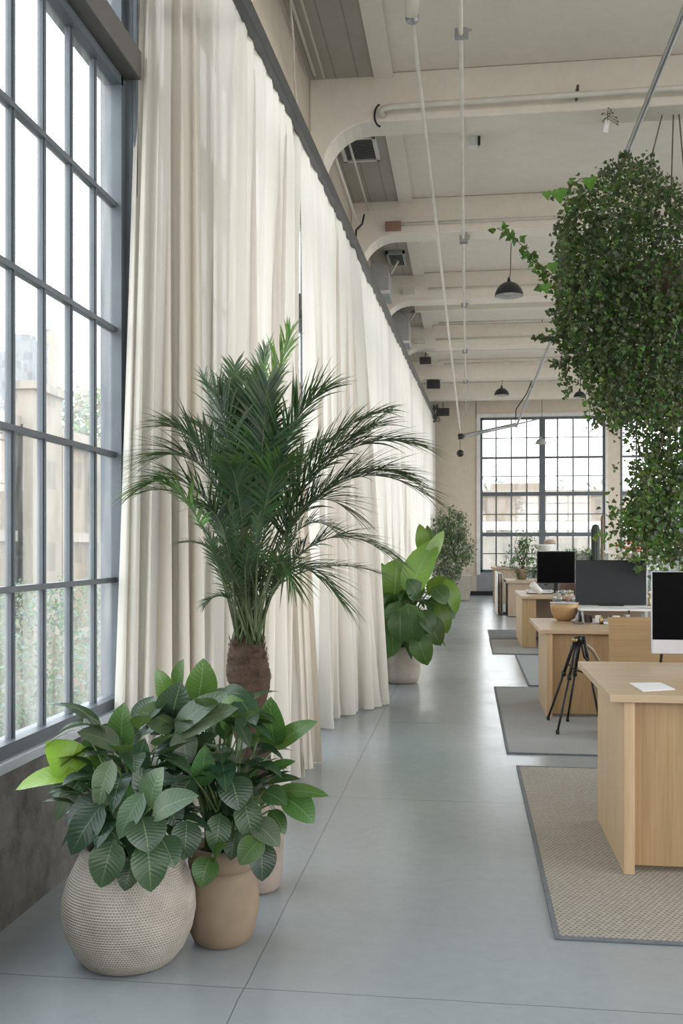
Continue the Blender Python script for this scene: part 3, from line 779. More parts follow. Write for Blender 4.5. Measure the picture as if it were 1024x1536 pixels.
def foreground_plants():
    # ---- round woven pot
    c = Vector((*W(194, 820, 3.28).xy, 0))
    t = thing('potted_plant', 'broad-leaved plant in a large round woven cream pot, nearest the camera', 'potted plant', c)
    prof = [(.001, 0), (.13, 0), (.155, .012), (.185, .05), (.212, .11), (.224, .17), (.222, .22), (.207, .275), (.182, .33), (.158, .375), (.150, .39), (.146, .394), (.138, .392), (.134, .375), (.140, .33)]
    MB().lathe(prof, c, 96, 132, 112).build('pot', M['woven'], t, True)
    soil(c+Vector((0, 0, .345)), .14, t)
    ml, ms = MB(), MB(); root = c+Vector((.0, 0, .35))
    r = lambda: root+Vector((R.uniform(-.06, .06), R.uniform(-.05, .05), 0))
    H = [(120, 1165, 22, 1178, 3.25, 34, GY), (122, 1168, 72, 1112, 3.3, 52, GY), (130, 1165, 150, 1095, 3.35, 40, GM),
         (183, 1125, 184, 1056, 3.35, 36, GM), (180, 1122, 118, 1095, 3.3, 34, GP), (190, 1120, 222, 1085, 3.4, 24, GD),
         (165, 1170, 148, 1215, 3.15, 30, GP), (168, 1140, 146, 1208, 3.12, 30, GP), (150, 1160, 75, 1190, 3.3, 44, GD),
         (120, 1172, 80, 1232, 3.25, 22, GP), (155, 1205, 103, 1282, 3.1, 40, GD), (160, 1195, 95, 1235, 3.15, 30, GD),
         (170, 1260, 150, 1332, 3.05, 44, GD), (178, 1262, 158, 1300, 3.2, 40, GD), (212, 1225, 224, 1278, 2.98, 52, GD),
         (215, 1190, 176, 1258, 3.0, 30, GP), (220, 1262, 227, 1338, 2.98, 46, GD), (228, 1225, 293, 1190, 3.0, 40, GD),
         (226, 1212, 240, 1152, 3.1, 42, GP), (224, 1215, 205, 1150, 3.2, 36, GD), (195, 1235, 190, 1175, 3.15, 28, GM),
         (205, 1160, 215, 1110, 3.25, 34, GD), (185, 1215, 176, 1170, 3.2, 26, GM), (240, 1255, 262, 1300, 3.1, 38, GD),
         (150, 1225, 178, 1262, 3.12, 34, GD), (200, 1290, 186, 1336, 3.1, 30, GD), (140, 1180, 100, 1150, 3.45, 36, GD),
         (200, 1180, 262, 1168, 3.2, 34, GD), (170, 1190, 200, 1240, 3.15, 32, GD), (245, 1200, 268, 1240, 3.25, 34, GD)]
    for k, (a, b, x, y, D, w, cl) in enumerate(H):
        hero(ml, ms, a, b, x, y, D, w, cl, None, r() if k % 1 == 0 else None, nrm=(-.2, -.55, .8) if k in (0, 1) else None)
    filler(ml, ms, c+Vector((.0, .02, .62)), 85, .27, .17, .17, root, GD, .36)
    filler(ml, ms, c+Vector((.0, .05, .48)), 22, .2, .06, .13, root, GD, .36)
    ml.build('foliage', M['leaf'], t, True); ms.build('stems', M['stem'], t, True)

    # ---- clay pot with collar
    c = Vector((*W(333, 820, 3.44).xy, 0))
    t = thing('potted_plant', 'tall broad-leaved plant in a brown clay collared pot before the palm', 'potted plant', c)
    prof = [(.001, 0), (.085, 0), (.10, .01), (.118, .05), (.130, .11), (.132, .15), (.127, .20), (.113, .245), (.104, .258), (.117, .266), (.121, .285), (.116, .325), (.112, .340), (.101, .343), (.096, .33), (.096, .30)]
    MB().lathe(prof, c, 64).build('pot', M['terra'], t, True)
    soil(c+Vector((0, 0, .31)), .097, t)
    ml, ms = MB(), MB(); root = c+Vector((0, 0, .31))
    r = lambda: root+Vector((R.uniform(-.05, .05), R.uniform(-.04, .04), 0))
    H = [(248, 1052, 237, 1004, 3.5, 26, GM), (268, 1032, 272, 990, 3.55, 20, GM), (258, 1078, 270, 1025, 3.4, 44, GD), (296, 1052, 306, 990, 3.5, 40, GM), (294, 1050, 296, 1000, 3.55, 16, GM),
         (262, 1090, 208, 1064, 3.4, 44, GP), (262, 1098, 338, 1035, 3.35, 30, GP), (268, 1104, 352, 1058, 3.35, 38, GP), (350, 1092, 340, 1042, 3.4, 44, GM), (330, 1040, 375, 1043, 3.45, 24, GD),
         (355, 1045, 385, 1085, 3.4, 30, GD), (412, 1120, 404, 1048, 3.5, 38, GM), (412, 1122, 472, 1080, 3.5, 26, GM), (380, 1130, 386, 1105, 3.45, 30, GM),
         (412, 1188, 492, 1190, 3.45, 20, GM), (425, 1195, 472, 1232, 3.45, 40, GM), (395, 1188, 430, 1205, 3.4, 30, GD), (378, 1232, 420, 1268, 3.3, 34, GP), (392, 1258, 358, 1296, 3.25, 34, GM),
         (390, 1262, 394, 1322, 3.3, 36, GD), (280, 1230, 276, 1290, 3.2, 38, GD), (315, 1285, 300, 1330, 3.25, 34, GM), (322, 1290, 336, 1265, 3.25, 22, GM), (365, 1195, 380, 1265, 3.3, 34, GD),
         (325, 1175, 345, 1140, 3.4, 40, GD), (345, 1165, 360, 1215, 3.3, 44, GD), (300, 1140, 318, 1100, 3.4, 36, GD), (290, 1110, 235, 1120, 3.4, 34, GD), (340, 1120, 330, 1170, 3.4, 30, GP),
         (288, 1165, 262, 1205, 3.3, 34, GD), (330, 1220, 322, 1280, 3.3, 32, GD), (400, 1160, 440, 1140, 3.5, 16, GM), (395, 1175, 448, 1165, 3.5, 14, GD), (355, 1245, 345, 1290, 3.3, 26, GD),
         (275, 1095, 280, 1150, 3.35, 34, GP), (300, 1180, 308, 1120, 3.35, 32, GM), (405, 1215, 428, 1250, 3.45, 22, GM), (262, 1075, 225, 1100, 3.45, 34, GD)]
    for k, (a, b, x, y, D, w, cl) in enumerate(H):
        hero(ml, ms, a, b, x, y, D, w, cl, None, r())
    filler(ml, ms, c+Vector((-.02, .02, .66)), 70, .25, .18, .16, root, GD, .33)
    filler(ml, ms, c+Vector((.0, .03, .48)), 22, .17, .08, .12, root, GD, .34)
    for k in range(7):   # tall bare stalks
        p = r(); q = W(300+R.uniform(-60, 60), R.uniform(1080, 1140), 3.45); stem_to(ms, p, q, .007)
    ml.build('foliage', M['leaf'], t, True); ms.build('stems', M['stem'], t, True)

def palm():
    c = Vector((*W(384, 820, 3.97).xy, 0))
    t = thing('potted_palm', 'tall feathery palm with a swollen brown trunk in a pale speckled pot', 'potted palm', c)
    prof = [(.001, 0), (.088, 0), (.10, .012), (.108, .06), (.112, .14), (.114, .25), (.112, .34), (.107, .37), (.099, .372), (.098, .35), (.10, .33)]
    MB().lathe(prof, c, 56).build('pot', M['terrap'], t, True)
    soil(c+Vector((0, 0, .33)), .10, t)
    D0 = 4.0
    tp = [(384, 1220, 46), (386, 1170, 50), (380, 1120, 48), (367, 1075, 46), (372, 1050, 54), (374, 1025, 62), (371, 1000, 63), (370, 980, 56), (370, 965, 46), (370, 955, 34)]
    pts = [W(u, v, D0) for u, v, w in tp]; rs = [w/2/F*D0 for u, v, w in tp]
    # dense resample
    P2, R2 = [], []
    for i in range(len(pts)-1):
        for k in range(6):
            s = k/6; P2.append(pts[i].lerp(pts[i+1], s)); R2.append(lerp(rs[i], rs[i+1], s)*(1+R.uniform(-.04, .04)))
    P2.append(pts[-1]); R2.append(rs[-1]); P2.insert(0, Vector((P2[0].x, P2[0].y, .3))); R2.insert(0, R2[0])
    tr = MB().tube(P2, R2, 28).build('trunk', M['bark'], t, True)
    dm = bpy.data.textures.new('trunk_noise', 'CLOUDS'); dm.noise_scale = .035
    md = tr.modifiers.new('rough', 'DISPLACE'); md.texture = dm; md.strength = .022; md.mid_level = .5
    # fibres on the crown
    m = MB()
    for k in range(260):
        a = R.uniform(0, 2*PI); z = R.uniform(0, 1)
        p = pts[8].lerp(pts[5], z); rr = lerp(rs[8], rs[5], z)*.97
        q = p+Vector((math.cos(a)*rr, math.sin(a)*rr, 0))
        m.tube([q, q+Vector((math.cos(a)*.012, math.sin(a)*.012, R.uniform(.01, .05)))], .0012, 3)
    m.build('fibre', M['bark'], t)
    base = W(370, 962, D0)
    # fronds: (ctrl1 u,v,D) (ctrl2) (tip) leaflet length, colour, leaflets from
    A = (.034, .072, .036); B = (.045, .095, .036); Cc = (.08, .18, .03); E = (.10, .24, .03)
    FR = [
     ((374, 800, 4.0), (395, 620, 4.0), (436, 500, 3.95), .16, E, .56),
     ((370, 800, 4.05), (375, 640, 4.1), (400, 530, 4.15), .16, B, .55),
     ((366, 800, 4.05), (345, 660, 4.1), (352, 548, 4.15), .12, B, .58),
     ((360, 800, 4.0), (335, 690, 4.0), (306, 562, 3.95), .10, B, .60),
     ((358, 810, 4.0), (320, 640, 3.95), (252, 640, 3.85), .20, A, .42),
     ((356, 810, 3.95), (315, 640, 3.9), (232, 690, 3.8), .22, A, .42),
     ((354, 830, 3.9), (310, 670, 3.8), (212, 732, 3.75), .19, B, .42),
     ((352, 840, 3.85), (300, 700, 3.8), (203, 742, 3.75), .12, E, .50),
     ((348, 850, 3.8), (290, 740, 3.75), (250, 728, 3.7), .13, E, .58),
     ((364, 820, 3.9), (352, 650, 3.85), (322, 590, 3.8), .20, A, .46),
     ((368, 820, 3.9), (368, 660, 3.85), (366, 585, 3.8), .20, A, .46),
     ((376, 820, 3.85), (392, 650, 3.8), (402, 575, 3.75), .20, A, .46),
     ((380, 810, 3.9), (410, 640, 3.85), (480, 590, 3.8), .24, A, .46),
     ((388, 830, 3.9), (440, 690, 3.9), (560, 640, 3.85), .26, A, .42),
     ((392, 810, 4.0), (455, 640, 4.0), (575, 618, 4.0), .17, A, .46),
     ((396, 820, 3.95), (480, 620, 3.95), (626, 668, 3.95), .20, A, .42),
     ((398, 830, 4.0), (500, 640, 4.05), (637, 742, 4.05), .22, A, .40),
     ((394, 840, 4.05), (490, 670, 4.1), (600, 712, 4.1), .24, A, .44),
     ((390, 850, 3.95), (450, 700, 3.9), (520, 765, 3.9), .2, A, .46),
     ((390, 860, 3.9), (450, 740, 3.85), (505, 800, 3.8), .12, A, .52),
     ((392, 880, 3.95), (470, 740, 3.95), (590, 838, 3.95), .18, A, .46),
     ((394, 890, 3.9), (460, 820, 3.85), (570, 860, 3.85), .09, A, .46),
     ((392, 890, 3.85), (430, 790, 3.75), (510, 900, 3.7), .18, A, .46),
     ((388, 880, 3.8), (415, 790, 3.7), (440, 880, 3.65), .12, B, .55),
     ((352, 870, 3.95), (325, 800, 3.95), (268, 815, 3.95), .07, A, .45),
     ((352, 900, 3.9), (335, 880, 3.85), (308, 905, 3.8), .06, A, .5),
     ((358, 860, 3.85), (345, 760, 3.8), (300, 760, 3.7), .12, A, .55),
     ((372, 860, 4.1), (395, 700, 4.3), (440, 640, 4.5), .17, A, .45),
     ((366, 850, 4.15), (345, 660, 4.3), (300, 640, 4.4), .18, A, .45),
     ((380, 850, 4.2), (420, 680, 4.3), (500, 660, 4.35), .17, A, .45),
     ((376, 850, 3.85), (395, 700, 3.75), (430, 690, 3.6), .15, B, .52),
     ((366, 850, 3.85), (362, 720, 3.75), (345, 700, 3.6), .15, A, .52),
     ((372, 840, 3.95), (385, 700, 3.9), (385, 620, 3.9), .18, A, .5),
    ]
    for k in range(22):
        u = 370+R.uniform(-48, 62); v = R.uniform(770, 860); dd = 4+R.uniform(-.25, .15); sx = R.uniform(-14, 16)+(u-370)*.35
        FR.append(((370+(u-370)*.3, 900, 4.0), (u, v+20, dd), (u+sx, v-R.uniform(-25, 45), dd-.05), R.uniform(.05, .09), (.07, .115, .06), .4))
    for (p1, p2, p3, LL, col, st) in FR:
        b = base+Vector((R.uniform(-.06, .06), R.uniform(-.06, .06), R.uniform(-.01, .03)))
        P1, Pm, P3 = W(*p1), W(*p2), W(*p3)
        nS = 40
        pts = [bez(b, P1+(b-base)*.7, Pm, P3, i/nS) for i in range(nS+1)]
        rm = MB().tube(pts, [lerp(.0055, .0012, (i/nS)**.8) for i in range(nS+1)], 5)
        lf = MB()
        length = sum((pts[i+1]-pts[i]).length for i in range(nS))
        i0 = int(st*nS)
        cnt = max(22, int((1-st)*length/.0135))
        d0 = (P3-Pm); 
        for k in range(cnt):
            s = lerp(st, .995, k/(cnt-1)); fi = s*nS; i = min(int(fi), nS-1)
            p = pts[i].lerp(pts[i+1], fi-i); d = (pts[i+1]-pts[i]).normalized()
            up = Vector((0, 0, 1)); side = d.cross(up)
            if side.length < .15: side = d.cross(Vector((.3, -1, .2)))
            side.normalize(); nn = side.cross(d).normalized()
            q = (s-st)/(1-st)
            ll = LL*(.45+.85*math.sin(PI*min(1, q*.78+.14))**.8)*R.uniform(.88, 1.1)
            sweep = lerp(.75, 2.1, q)
            for sg in (-1, 1):
                dr = (side*sg+d*sweep+nn*R.uniform(.0, .75)+Vector((R.gauss(0, .12), R.gauss(0, .12), R.gauss(0, .06)))).normalized()
                tip = p+dr*ll
                droop = ll*R.uniform(.10, .30)
                w = .0105*R.uniform(.8, 1.2)*(1 if LL > .12 else .65)
                c2 = tuple(x*R.uniform(.75, 1.25) for x in col)
                # arched blade as three-point strip
                vs, fs = [], []; ns = 6
                sd = dr.cross(nn).normalized()
                for j in range(ns+1):
                    tt = j/ns; cpt = p+dr*(ll*tt)-Vector((0, 0, droop*tt*tt*1.3))
                    ww = w*(math.sin(PI*(.12+.88*tt)**.75) if tt < 1 else .02)*.6
                    vs += [cpt-sd*ww+nn*ww*.3, cpt, cpt+sd*ww+nn*ww*.3]
                for j in range(ns):
                    a0 = 3*j; b0 = a0+3
                    fs += [(a0, a0+1, b0+1, b0), (a0+1, a0+2, b0+2, b0+1)]
                lf.add(vs, fs, c2)
        f = lf.build('frond', M['frond'], t, True)
        rm.build('stalk', M['petiole'], f, True)
    # young spear stalks without blades
    m = MB()
    for k in range(26):
        a = R.uniform(0, 2*PI); b = base+Vector((math.cos(a)*.065, math.sin(a)*.065, -.01))
        q = W(370+R.uniform(-62, 72)*1.0, R.uniform(740, 860), 4.0+R.uniform(-.2, .2))
        m.tube([b, b.lerp(q, .5)+Vector((0, 0, .04)), q], [.005, .004, .0015], 5)
    m.build('stalks', M['petiole'], t, True)

def mid_plant():
    c = Vector((*W(602, 820, 9.98).xy, 0))
    t = thing('potted_plant', 'bird-nest style broad-leaved plant in greige pot beside the sweeping curtain', 'potted plant', c)
    prof = [(.001, 0), (.15, 0), (.172, .015), (.188, .07), (.195, .16), (.193, .26), (.182, .34), (.172, .375), (.16, .378), (.158, .36), (.16, .33)]
    MB().lathe(prof, c, 48).build('pot', M['potg'], t, True)
    soil(c+Vector((0, 0, .335)), .16, t)
    ml, ms = MB(), MB(); root = c+Vector((0, 0, .34))
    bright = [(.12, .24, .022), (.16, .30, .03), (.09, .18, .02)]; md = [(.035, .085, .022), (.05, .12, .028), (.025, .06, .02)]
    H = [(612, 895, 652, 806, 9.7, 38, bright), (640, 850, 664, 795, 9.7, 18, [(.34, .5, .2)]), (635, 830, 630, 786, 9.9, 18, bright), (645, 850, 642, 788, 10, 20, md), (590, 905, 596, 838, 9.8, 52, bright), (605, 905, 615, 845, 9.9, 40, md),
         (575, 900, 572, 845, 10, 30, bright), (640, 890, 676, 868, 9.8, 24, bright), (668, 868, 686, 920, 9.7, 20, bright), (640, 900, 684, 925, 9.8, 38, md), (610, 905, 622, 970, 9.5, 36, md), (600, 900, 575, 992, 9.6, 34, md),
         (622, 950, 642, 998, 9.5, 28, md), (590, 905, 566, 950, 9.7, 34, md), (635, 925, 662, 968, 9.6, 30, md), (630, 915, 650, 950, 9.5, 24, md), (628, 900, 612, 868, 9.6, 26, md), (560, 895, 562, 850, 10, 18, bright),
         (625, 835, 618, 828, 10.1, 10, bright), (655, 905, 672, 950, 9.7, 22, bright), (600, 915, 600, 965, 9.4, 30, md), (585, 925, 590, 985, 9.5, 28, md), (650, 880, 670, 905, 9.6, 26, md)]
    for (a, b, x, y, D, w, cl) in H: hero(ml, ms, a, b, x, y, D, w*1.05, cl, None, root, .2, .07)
    for k in range(130):
        a = R.uniform(0, 2*PI); p = c+Vector((math.cos(a)*R.uniform(.05, .28), math.sin(a)*R.uniform(.05, .28), R.uniform(.45, .98)))
        d = Vector((math.cos(a), math.sin(a), R.uniform(-1.1, .6))).normalized(); L = R.uniform(.18, .34)
        q = p+d*L
        ml.leaf(p, q, L*R.uniform(.28, .42), (d.x*.5, d.y*.5, .9), .2, .1, 6, tuple(x*R.uniform(.7, 1.1) for x in md[R.randrange(3)]), .45, 0, .2)
        if k % 3 == 0: stem_to(ms, root, p, .007)
    ml.build('foliage', M['leafb'], t, True); ms.build('stems', M['stem'], t, True)

def tufts(m, pts, n, L, w, cols, down=.4, spread=1.0):
    for p in pts:
        for k in range(n):
            d = Vector((R.gauss(0, 1), R.gauss(0, 1), R.gauss(0, 1)-down)).normalized()
            s = L*R.uniform(.6, 1.3); b = p+Vector((R.gauss(0, L*spread), R.gauss(0, L*spread), R.gauss(0, L*spread)))
            m.leaf(b, b+d*s, w*R.uniform(.7, 1.2), (R.gauss(0, .6), R.gauss(0, .6), 1), .15, .05, 3, tuple(x*R.uniform(.7, 1.3) for x in cols[R.randrange(len(cols))]), .45)

def far_tree():
    c = Vector((*W(690, 820, 25.3).xy, 0))
    t = thing('potted_tree', 'bushy weeping fig tree in white planter by the end wall', 'potted tree', c)
    MB().prism([(c.x-.24, 0), (c.x+.24, 0), (c.x+.31, .66), (c.x-.31, .66)], c.y-.24, c.y+.24).build('planter', M['potw'], t, bevel=.02)
    cc = W(671, 820, 25.0)
    m = MB(); col = [(.10, .15, .085), (.13, .19, .10), (.075, .115, .06), (.17, .23, .13)]
    for k in range(620):
        while True:
            x, y, z = (R.uniform(-1, 1) for _ in range(3))
            if x*x+y*y+z*z < 1: break
        zz = 1.42+z*1.08; wd = .62 if zz > .9 else .5
        p = Vector((cc.x+x*wd+.05*math.sin(zz*6), cc.y+y*.5-.1, zz))
        p.x = min(p.x, cc.x+.66); p.x = max(p.x, -.98)
        tufts(m, [p], 7, .10, .035, col, .7, .6)
    m.build('foliage', M['leafs'], t)
    b = MB(); top = Vector((cc.x, cc.y, 1.9))
    b.tube([c+Vector((0, 0, .6)), c+Vector((-.1, -.1, 1.0)), top], [.05, .04, .02], 8)
    for k in range(14):
        s = R.uniform(.3, 1); p = (c+Vector((-.1, -.1, 1.0))).lerp(top, s); a = R.uniform(0, 2*PI)
        b.tube([p, p+Vector((math.cos(a)*.25, math.sin(a)*.2, .25)), p+Vector((math.cos(a)*.45, math.sin(a)*.35, .2))], [.015, .01, .005], 5)
    b.build('trunk', M['twig'], t, True)

def hanging_plant():
    D = 8.6
    c = W(968, 420, D)
    t = thing('hanging_plant', 'huge trailing ivy-like plant hanging from the ceiling above the desks', 'hanging plant', c)
    MB().lathe([(.001, -.16), (.22, -.15), (.32, -.05), (.36, .12), (.34, .13), (.30, .0)], c+Vector((.1, 0, -.05)), 24).build('basket', M['twig'], t, True)
    m = MB()
    for dx in (-.3, .3, .1): m.tube([c+Vector((.1+dx, 0, .08)), Vector((c.x+.25, c.y, ZC))], .006, 6)
    m.tube([W(920, 300, D), W(934, 250, D), W(944, 225, D)], .006, 5)
    m.build('wire', M['twig'], t)
    lf = MB(); vn = MB()
    dk = [(.048, .08, .03), (.065, .105, .038), (.03, .05, .022), (.11, .155, .07)]
    br = [(.085, .18, .03), (.11, .22, .035), (.065, .14, .028)]
    def lobed(p, d, L, nrm, col):
        # lobed ivy leaf: centre lobe and two side lobes
        d = d.normalized(); nrm = (nrm-d*nrm.dot(d)).normalized(); s = d.cross(nrm)
        pts = [(0, 0), (.30, -.06), (.56, .22), (.36, .42), (.26, .60), (0, 1), (-.26, .60), (-.36, .42), (-.56, .22), (-.30, -.06)]
        vs = [p+d*(.34*L)+nrm*(-.06*L)]+[p+s*(a*L)+d*(b*L)+nrm*(abs(a)*.16*L) for a, b in pts]
        lf.add(vs, [(0, i, i % 10+1) for i in range(1, 11)], col)
    def spray(p, n, rad, L, cols, dn=.5):
        for k in range(n):
            q = p+Vector((R.gauss(0, rad), R.gauss(0, rad), R.gauss(0, rad)))
            d = Vector((R.gauss(0, .8), R.gauss(0, .8), R.gauss(0, .6)-dn))
            cl = cols[R.randrange(len(cols))]; cl = tuple(x*R.uniform(.7, 1.3) for x in cl)
            lobed(q, d, L*R.uniform(.55, 1.25), Vector((R.gauss(0, .5), -1+R.gauss(0, .4), .5+R.gauss(0, .4))), cl)
    # outline of the mass: left edge by height (photo rows), right side runs out of frame
    rows = [(245, 915, 1), (270, 875, 3), (300, 845, 5), (340, 832, 8), (380, 824, 9), (430, 822, 9), (480, 824, 9), (520, 836, 8), (560, 870, 6), (595, 905, 4)]
    def ledge(v):
        for i in range(len(rows)-1):
            if rows[i][0] <= v <= rows[i+1][0]:
                s = (v-rows[i][0])/(rows[i+1][0]-rows[i][0]); return lerp(rows[i][1], rows[i+1][1], s)
        return 920
    for k in range(1250):
        v = R.uniform(250, 590); e = ledge(v)
        if v > 500 and R.random() < (v-500)/130: continue
        u = e+12+(1130-e)*R.random()**1.15
        top = 245+30*math.sin(u*.045)
        if v < top+8: continue
        dd = D+R.uniform(-.75, .75)*(1 if e > 850 else .9)*min(1, (u-e)/110+.25)
        spray(W(u, v, dd), 12, .05, .040, dk if R.random() < .8 else br)
    # hanging strands
    for k in range(150):
        u = R.uniform(835, 1085); v0 = R.uniform(300, 520); e = ledge(min(v0, 594))
        if u < e+5: u = e+R.uniform(8, 60)
        v1 = v0+R.uniform(60, 150)
        if u > 890: v1 = min(v1+60, 640)
        d = D+R.uniform(-.7, .6); a = W(u, v0, d); b = W(u+R.uniform(-12, 12), v1, d)
        n = int((a-b).length/.035)
        pts = [a.lerp(b, i/n)+Vector((R.gauss(0, .008), R.gauss(0, .008), 0)) for i in range(n+1)]
        vn.tube(pts, .003, 3)
        for p in pts: spray(p, 3, .022, .036, dk if R.random() < .7 else br, .8)
    # long lower trails
    T = [(950, 560, 955, 850), (965, 560, 975, 835), (985, 560, 1000, 850), (1000, 540, 1012, 850), (1010, 560, 1040, 860), (930, 585, 940, 640), (915, 560, 920, 628), (985, 600, 962, 800), (1015, 600, 985, 840), (1030, 560, 1020, 850),
         (1050, 560, 1045, 850), (1000, 640, 975, 820), (990, 650, 955, 815), (1015, 620, 1008, 835), (960, 575, 945, 660), (1040, 600, 1060, 850), (1000, 650, 1000, 830), (985, 660, 985, 850), (970, 640, 978, 760)]
    for (u0, v0, u1, v1) in T:
        d = D+R.uniform(-.3, .4); a = W(u0, v0, d); b = W(u1, v1, d)
        n = max(4, int((a-b).length/.033)); w1 = R.uniform(0, 6)
        pts = [a.lerp(b, i/n)+Vector((.035*math.sin(i*.25+w1), .03*math.cos(i*.2), 0)) for i in range(n+1)]
        vn.tube(pts, .004, 4)
        for i, p in enumerate(pts): spray(p, 5, .03+.035*abs(math.sin(i*.13+w1)), .042, br if R.random() < .35 else dk, .6)
    # bright lower clump
    for k in range(150):
        p = W(R.gauss(968, 24), R.gauss(785, 24), D+R.uniform(-.3, .3)); spray(p, 6, .04, .044, br if R.random() < .6 else dk)
    for k in range(120):
        p = W(R.gauss(990, 26), R.uniform(690, 800), D+R.uniform(-.3, .3)); spray(p, 5, .05, .042, dk if R.random() < .7 else br)
    for k in range(60):
        p = W(R.uniform(905, 1010), R.gauss(600, 22), D+R.uniform(-.3, .3)); spray(p, 5, .05, .042, dk if R.random() < .6 else br)
    # left shoots
    def shoot(P, L, cols, n=2):
        pts = [W(u, v, D-.3) for u, v in P]; out = []
        for i in range(len(pts)-1):
            for k in range(5): out.append(pts[i].lerp(pts[i+1], k/5))
        out.append(pts[-1]); vn.tube(out, .0035, 4)
        for p in out[2:]: spray(p, n, .02, L, cols)
    shoot([(835, 420), (812, 400), (790, 375), (765, 352), (745, 342)], .06, br, 2)
    shoot([(840, 440), (818, 425), (800, 392), (785, 378)], .06, br, 2)
    shoot([(900, 265), (870, 268), (850, 285), (825, 292)], .07, br, 1)
    shoot([(890, 300), (862, 300), (838, 322)], .06, br, 1)
    shoot([(850, 500), (830, 505), (805, 508)], .05, dk, 3)
    shoot([(860, 540), (840, 548), (828, 545)], .05, dk, 2)
    shoot([(960, 260), (975, 250), (982, 232)], .06, dk, 1)
    shoot([(930, 260), (935, 242), (940, 228)], .06, dk, 1)
    for (u, v, L) in ((838, 290, .13), (884, 272, .12), (828, 400, .10), (818, 432, .09), (820, 293, .08)):
        lobed(W(u, v-6, D-.5), Vector((.1, 0, -1)), L, Vector((-.2, -1, .35)), (.10, .26, .03))
    lf.build('foliage', M['leafs'], t); vn.build('vines', M['twig'], t)
# ------------------------------------------------------------------ rugs and desks
def on(u, v, z):
    """point at height z seen at (u, v)"""
    return W(u, v, (HC-z)*F/(v-HZ))

def rug(label, mat, x0, y0, x1, y1, h=.008):
    t = thing('area_rug', label, 'rug', (x0, y0, 0))
    e = .02
    MB().box((x0+e, y0+e, .001), (x1-e, y1-e, h)).build('weave', M[mat], t)
    MB().box((x0, y0, .001), (x1, y0+e, h+.002)).box((x0, y1-e, .001), (x1, y1, h+.002)).box((x0, y0+e, .001), (x0+e, y1-e, h+.002)).box((x1-e, y0+e, .001), (x1, y1-e, h+.002)).build('border', M['edge'], t, bevel=.002)

def rugs():
    rug('beige woven rug with dark border under the nearest desk', 'rug1', .31, 3.51, 3.4, 6.24)
    rug('flat grey rug under the second desk and tripod', 'rug2', .265, 6.62, 3.6, 9.74)
    rug('pale grey rug between the second and third desks', 'rug3', .61, 9.86, 3.8, 12.62)
    rug('light grey rug at the third desk corner', 'rug4' if False else 'rug2', .33, 12.74, 3.8, 14.72)
    rug('dark grey rug beyond the third desk corner', 'rug4', .34, 14.8, 3.8, 16.4)
    rug('farthest grey rug by the last desks', 'rug2', .68, 20.0, 4.2, 24.0)

def desk(label, x0, y0, y1, z, x1, pt=.045, inset=.05, over=.06, thick=.033, back=.0, legs=True):
    t = thing('desk', label, 'desk', (x0, y0, 0))
    MB().box((x0, y0, z-thick), (x1, y1, z)).build('desktop', M['oak'], t, bevel=.003)
    xa = x0+over
    MB().box((xa, y0+.02, .009), (xa+.045, y1-.35 if y1-y0 > 1 else y1, z-thick)).build('side_panel', M['oake'], t, bevel=.002)
    MB().box((xa+.045, y0+.02+inset, .035), (x1-.1, y0+.045+inset, z-thick)).build('front_panel', M['oakp'], t, bevel=.002)
    MB().box((x1-.1, y0+.02, .009), (x1-.055, y1-.3, z-thick)).build('side_panel', M['oake'], t, bevel=.002)
    return t

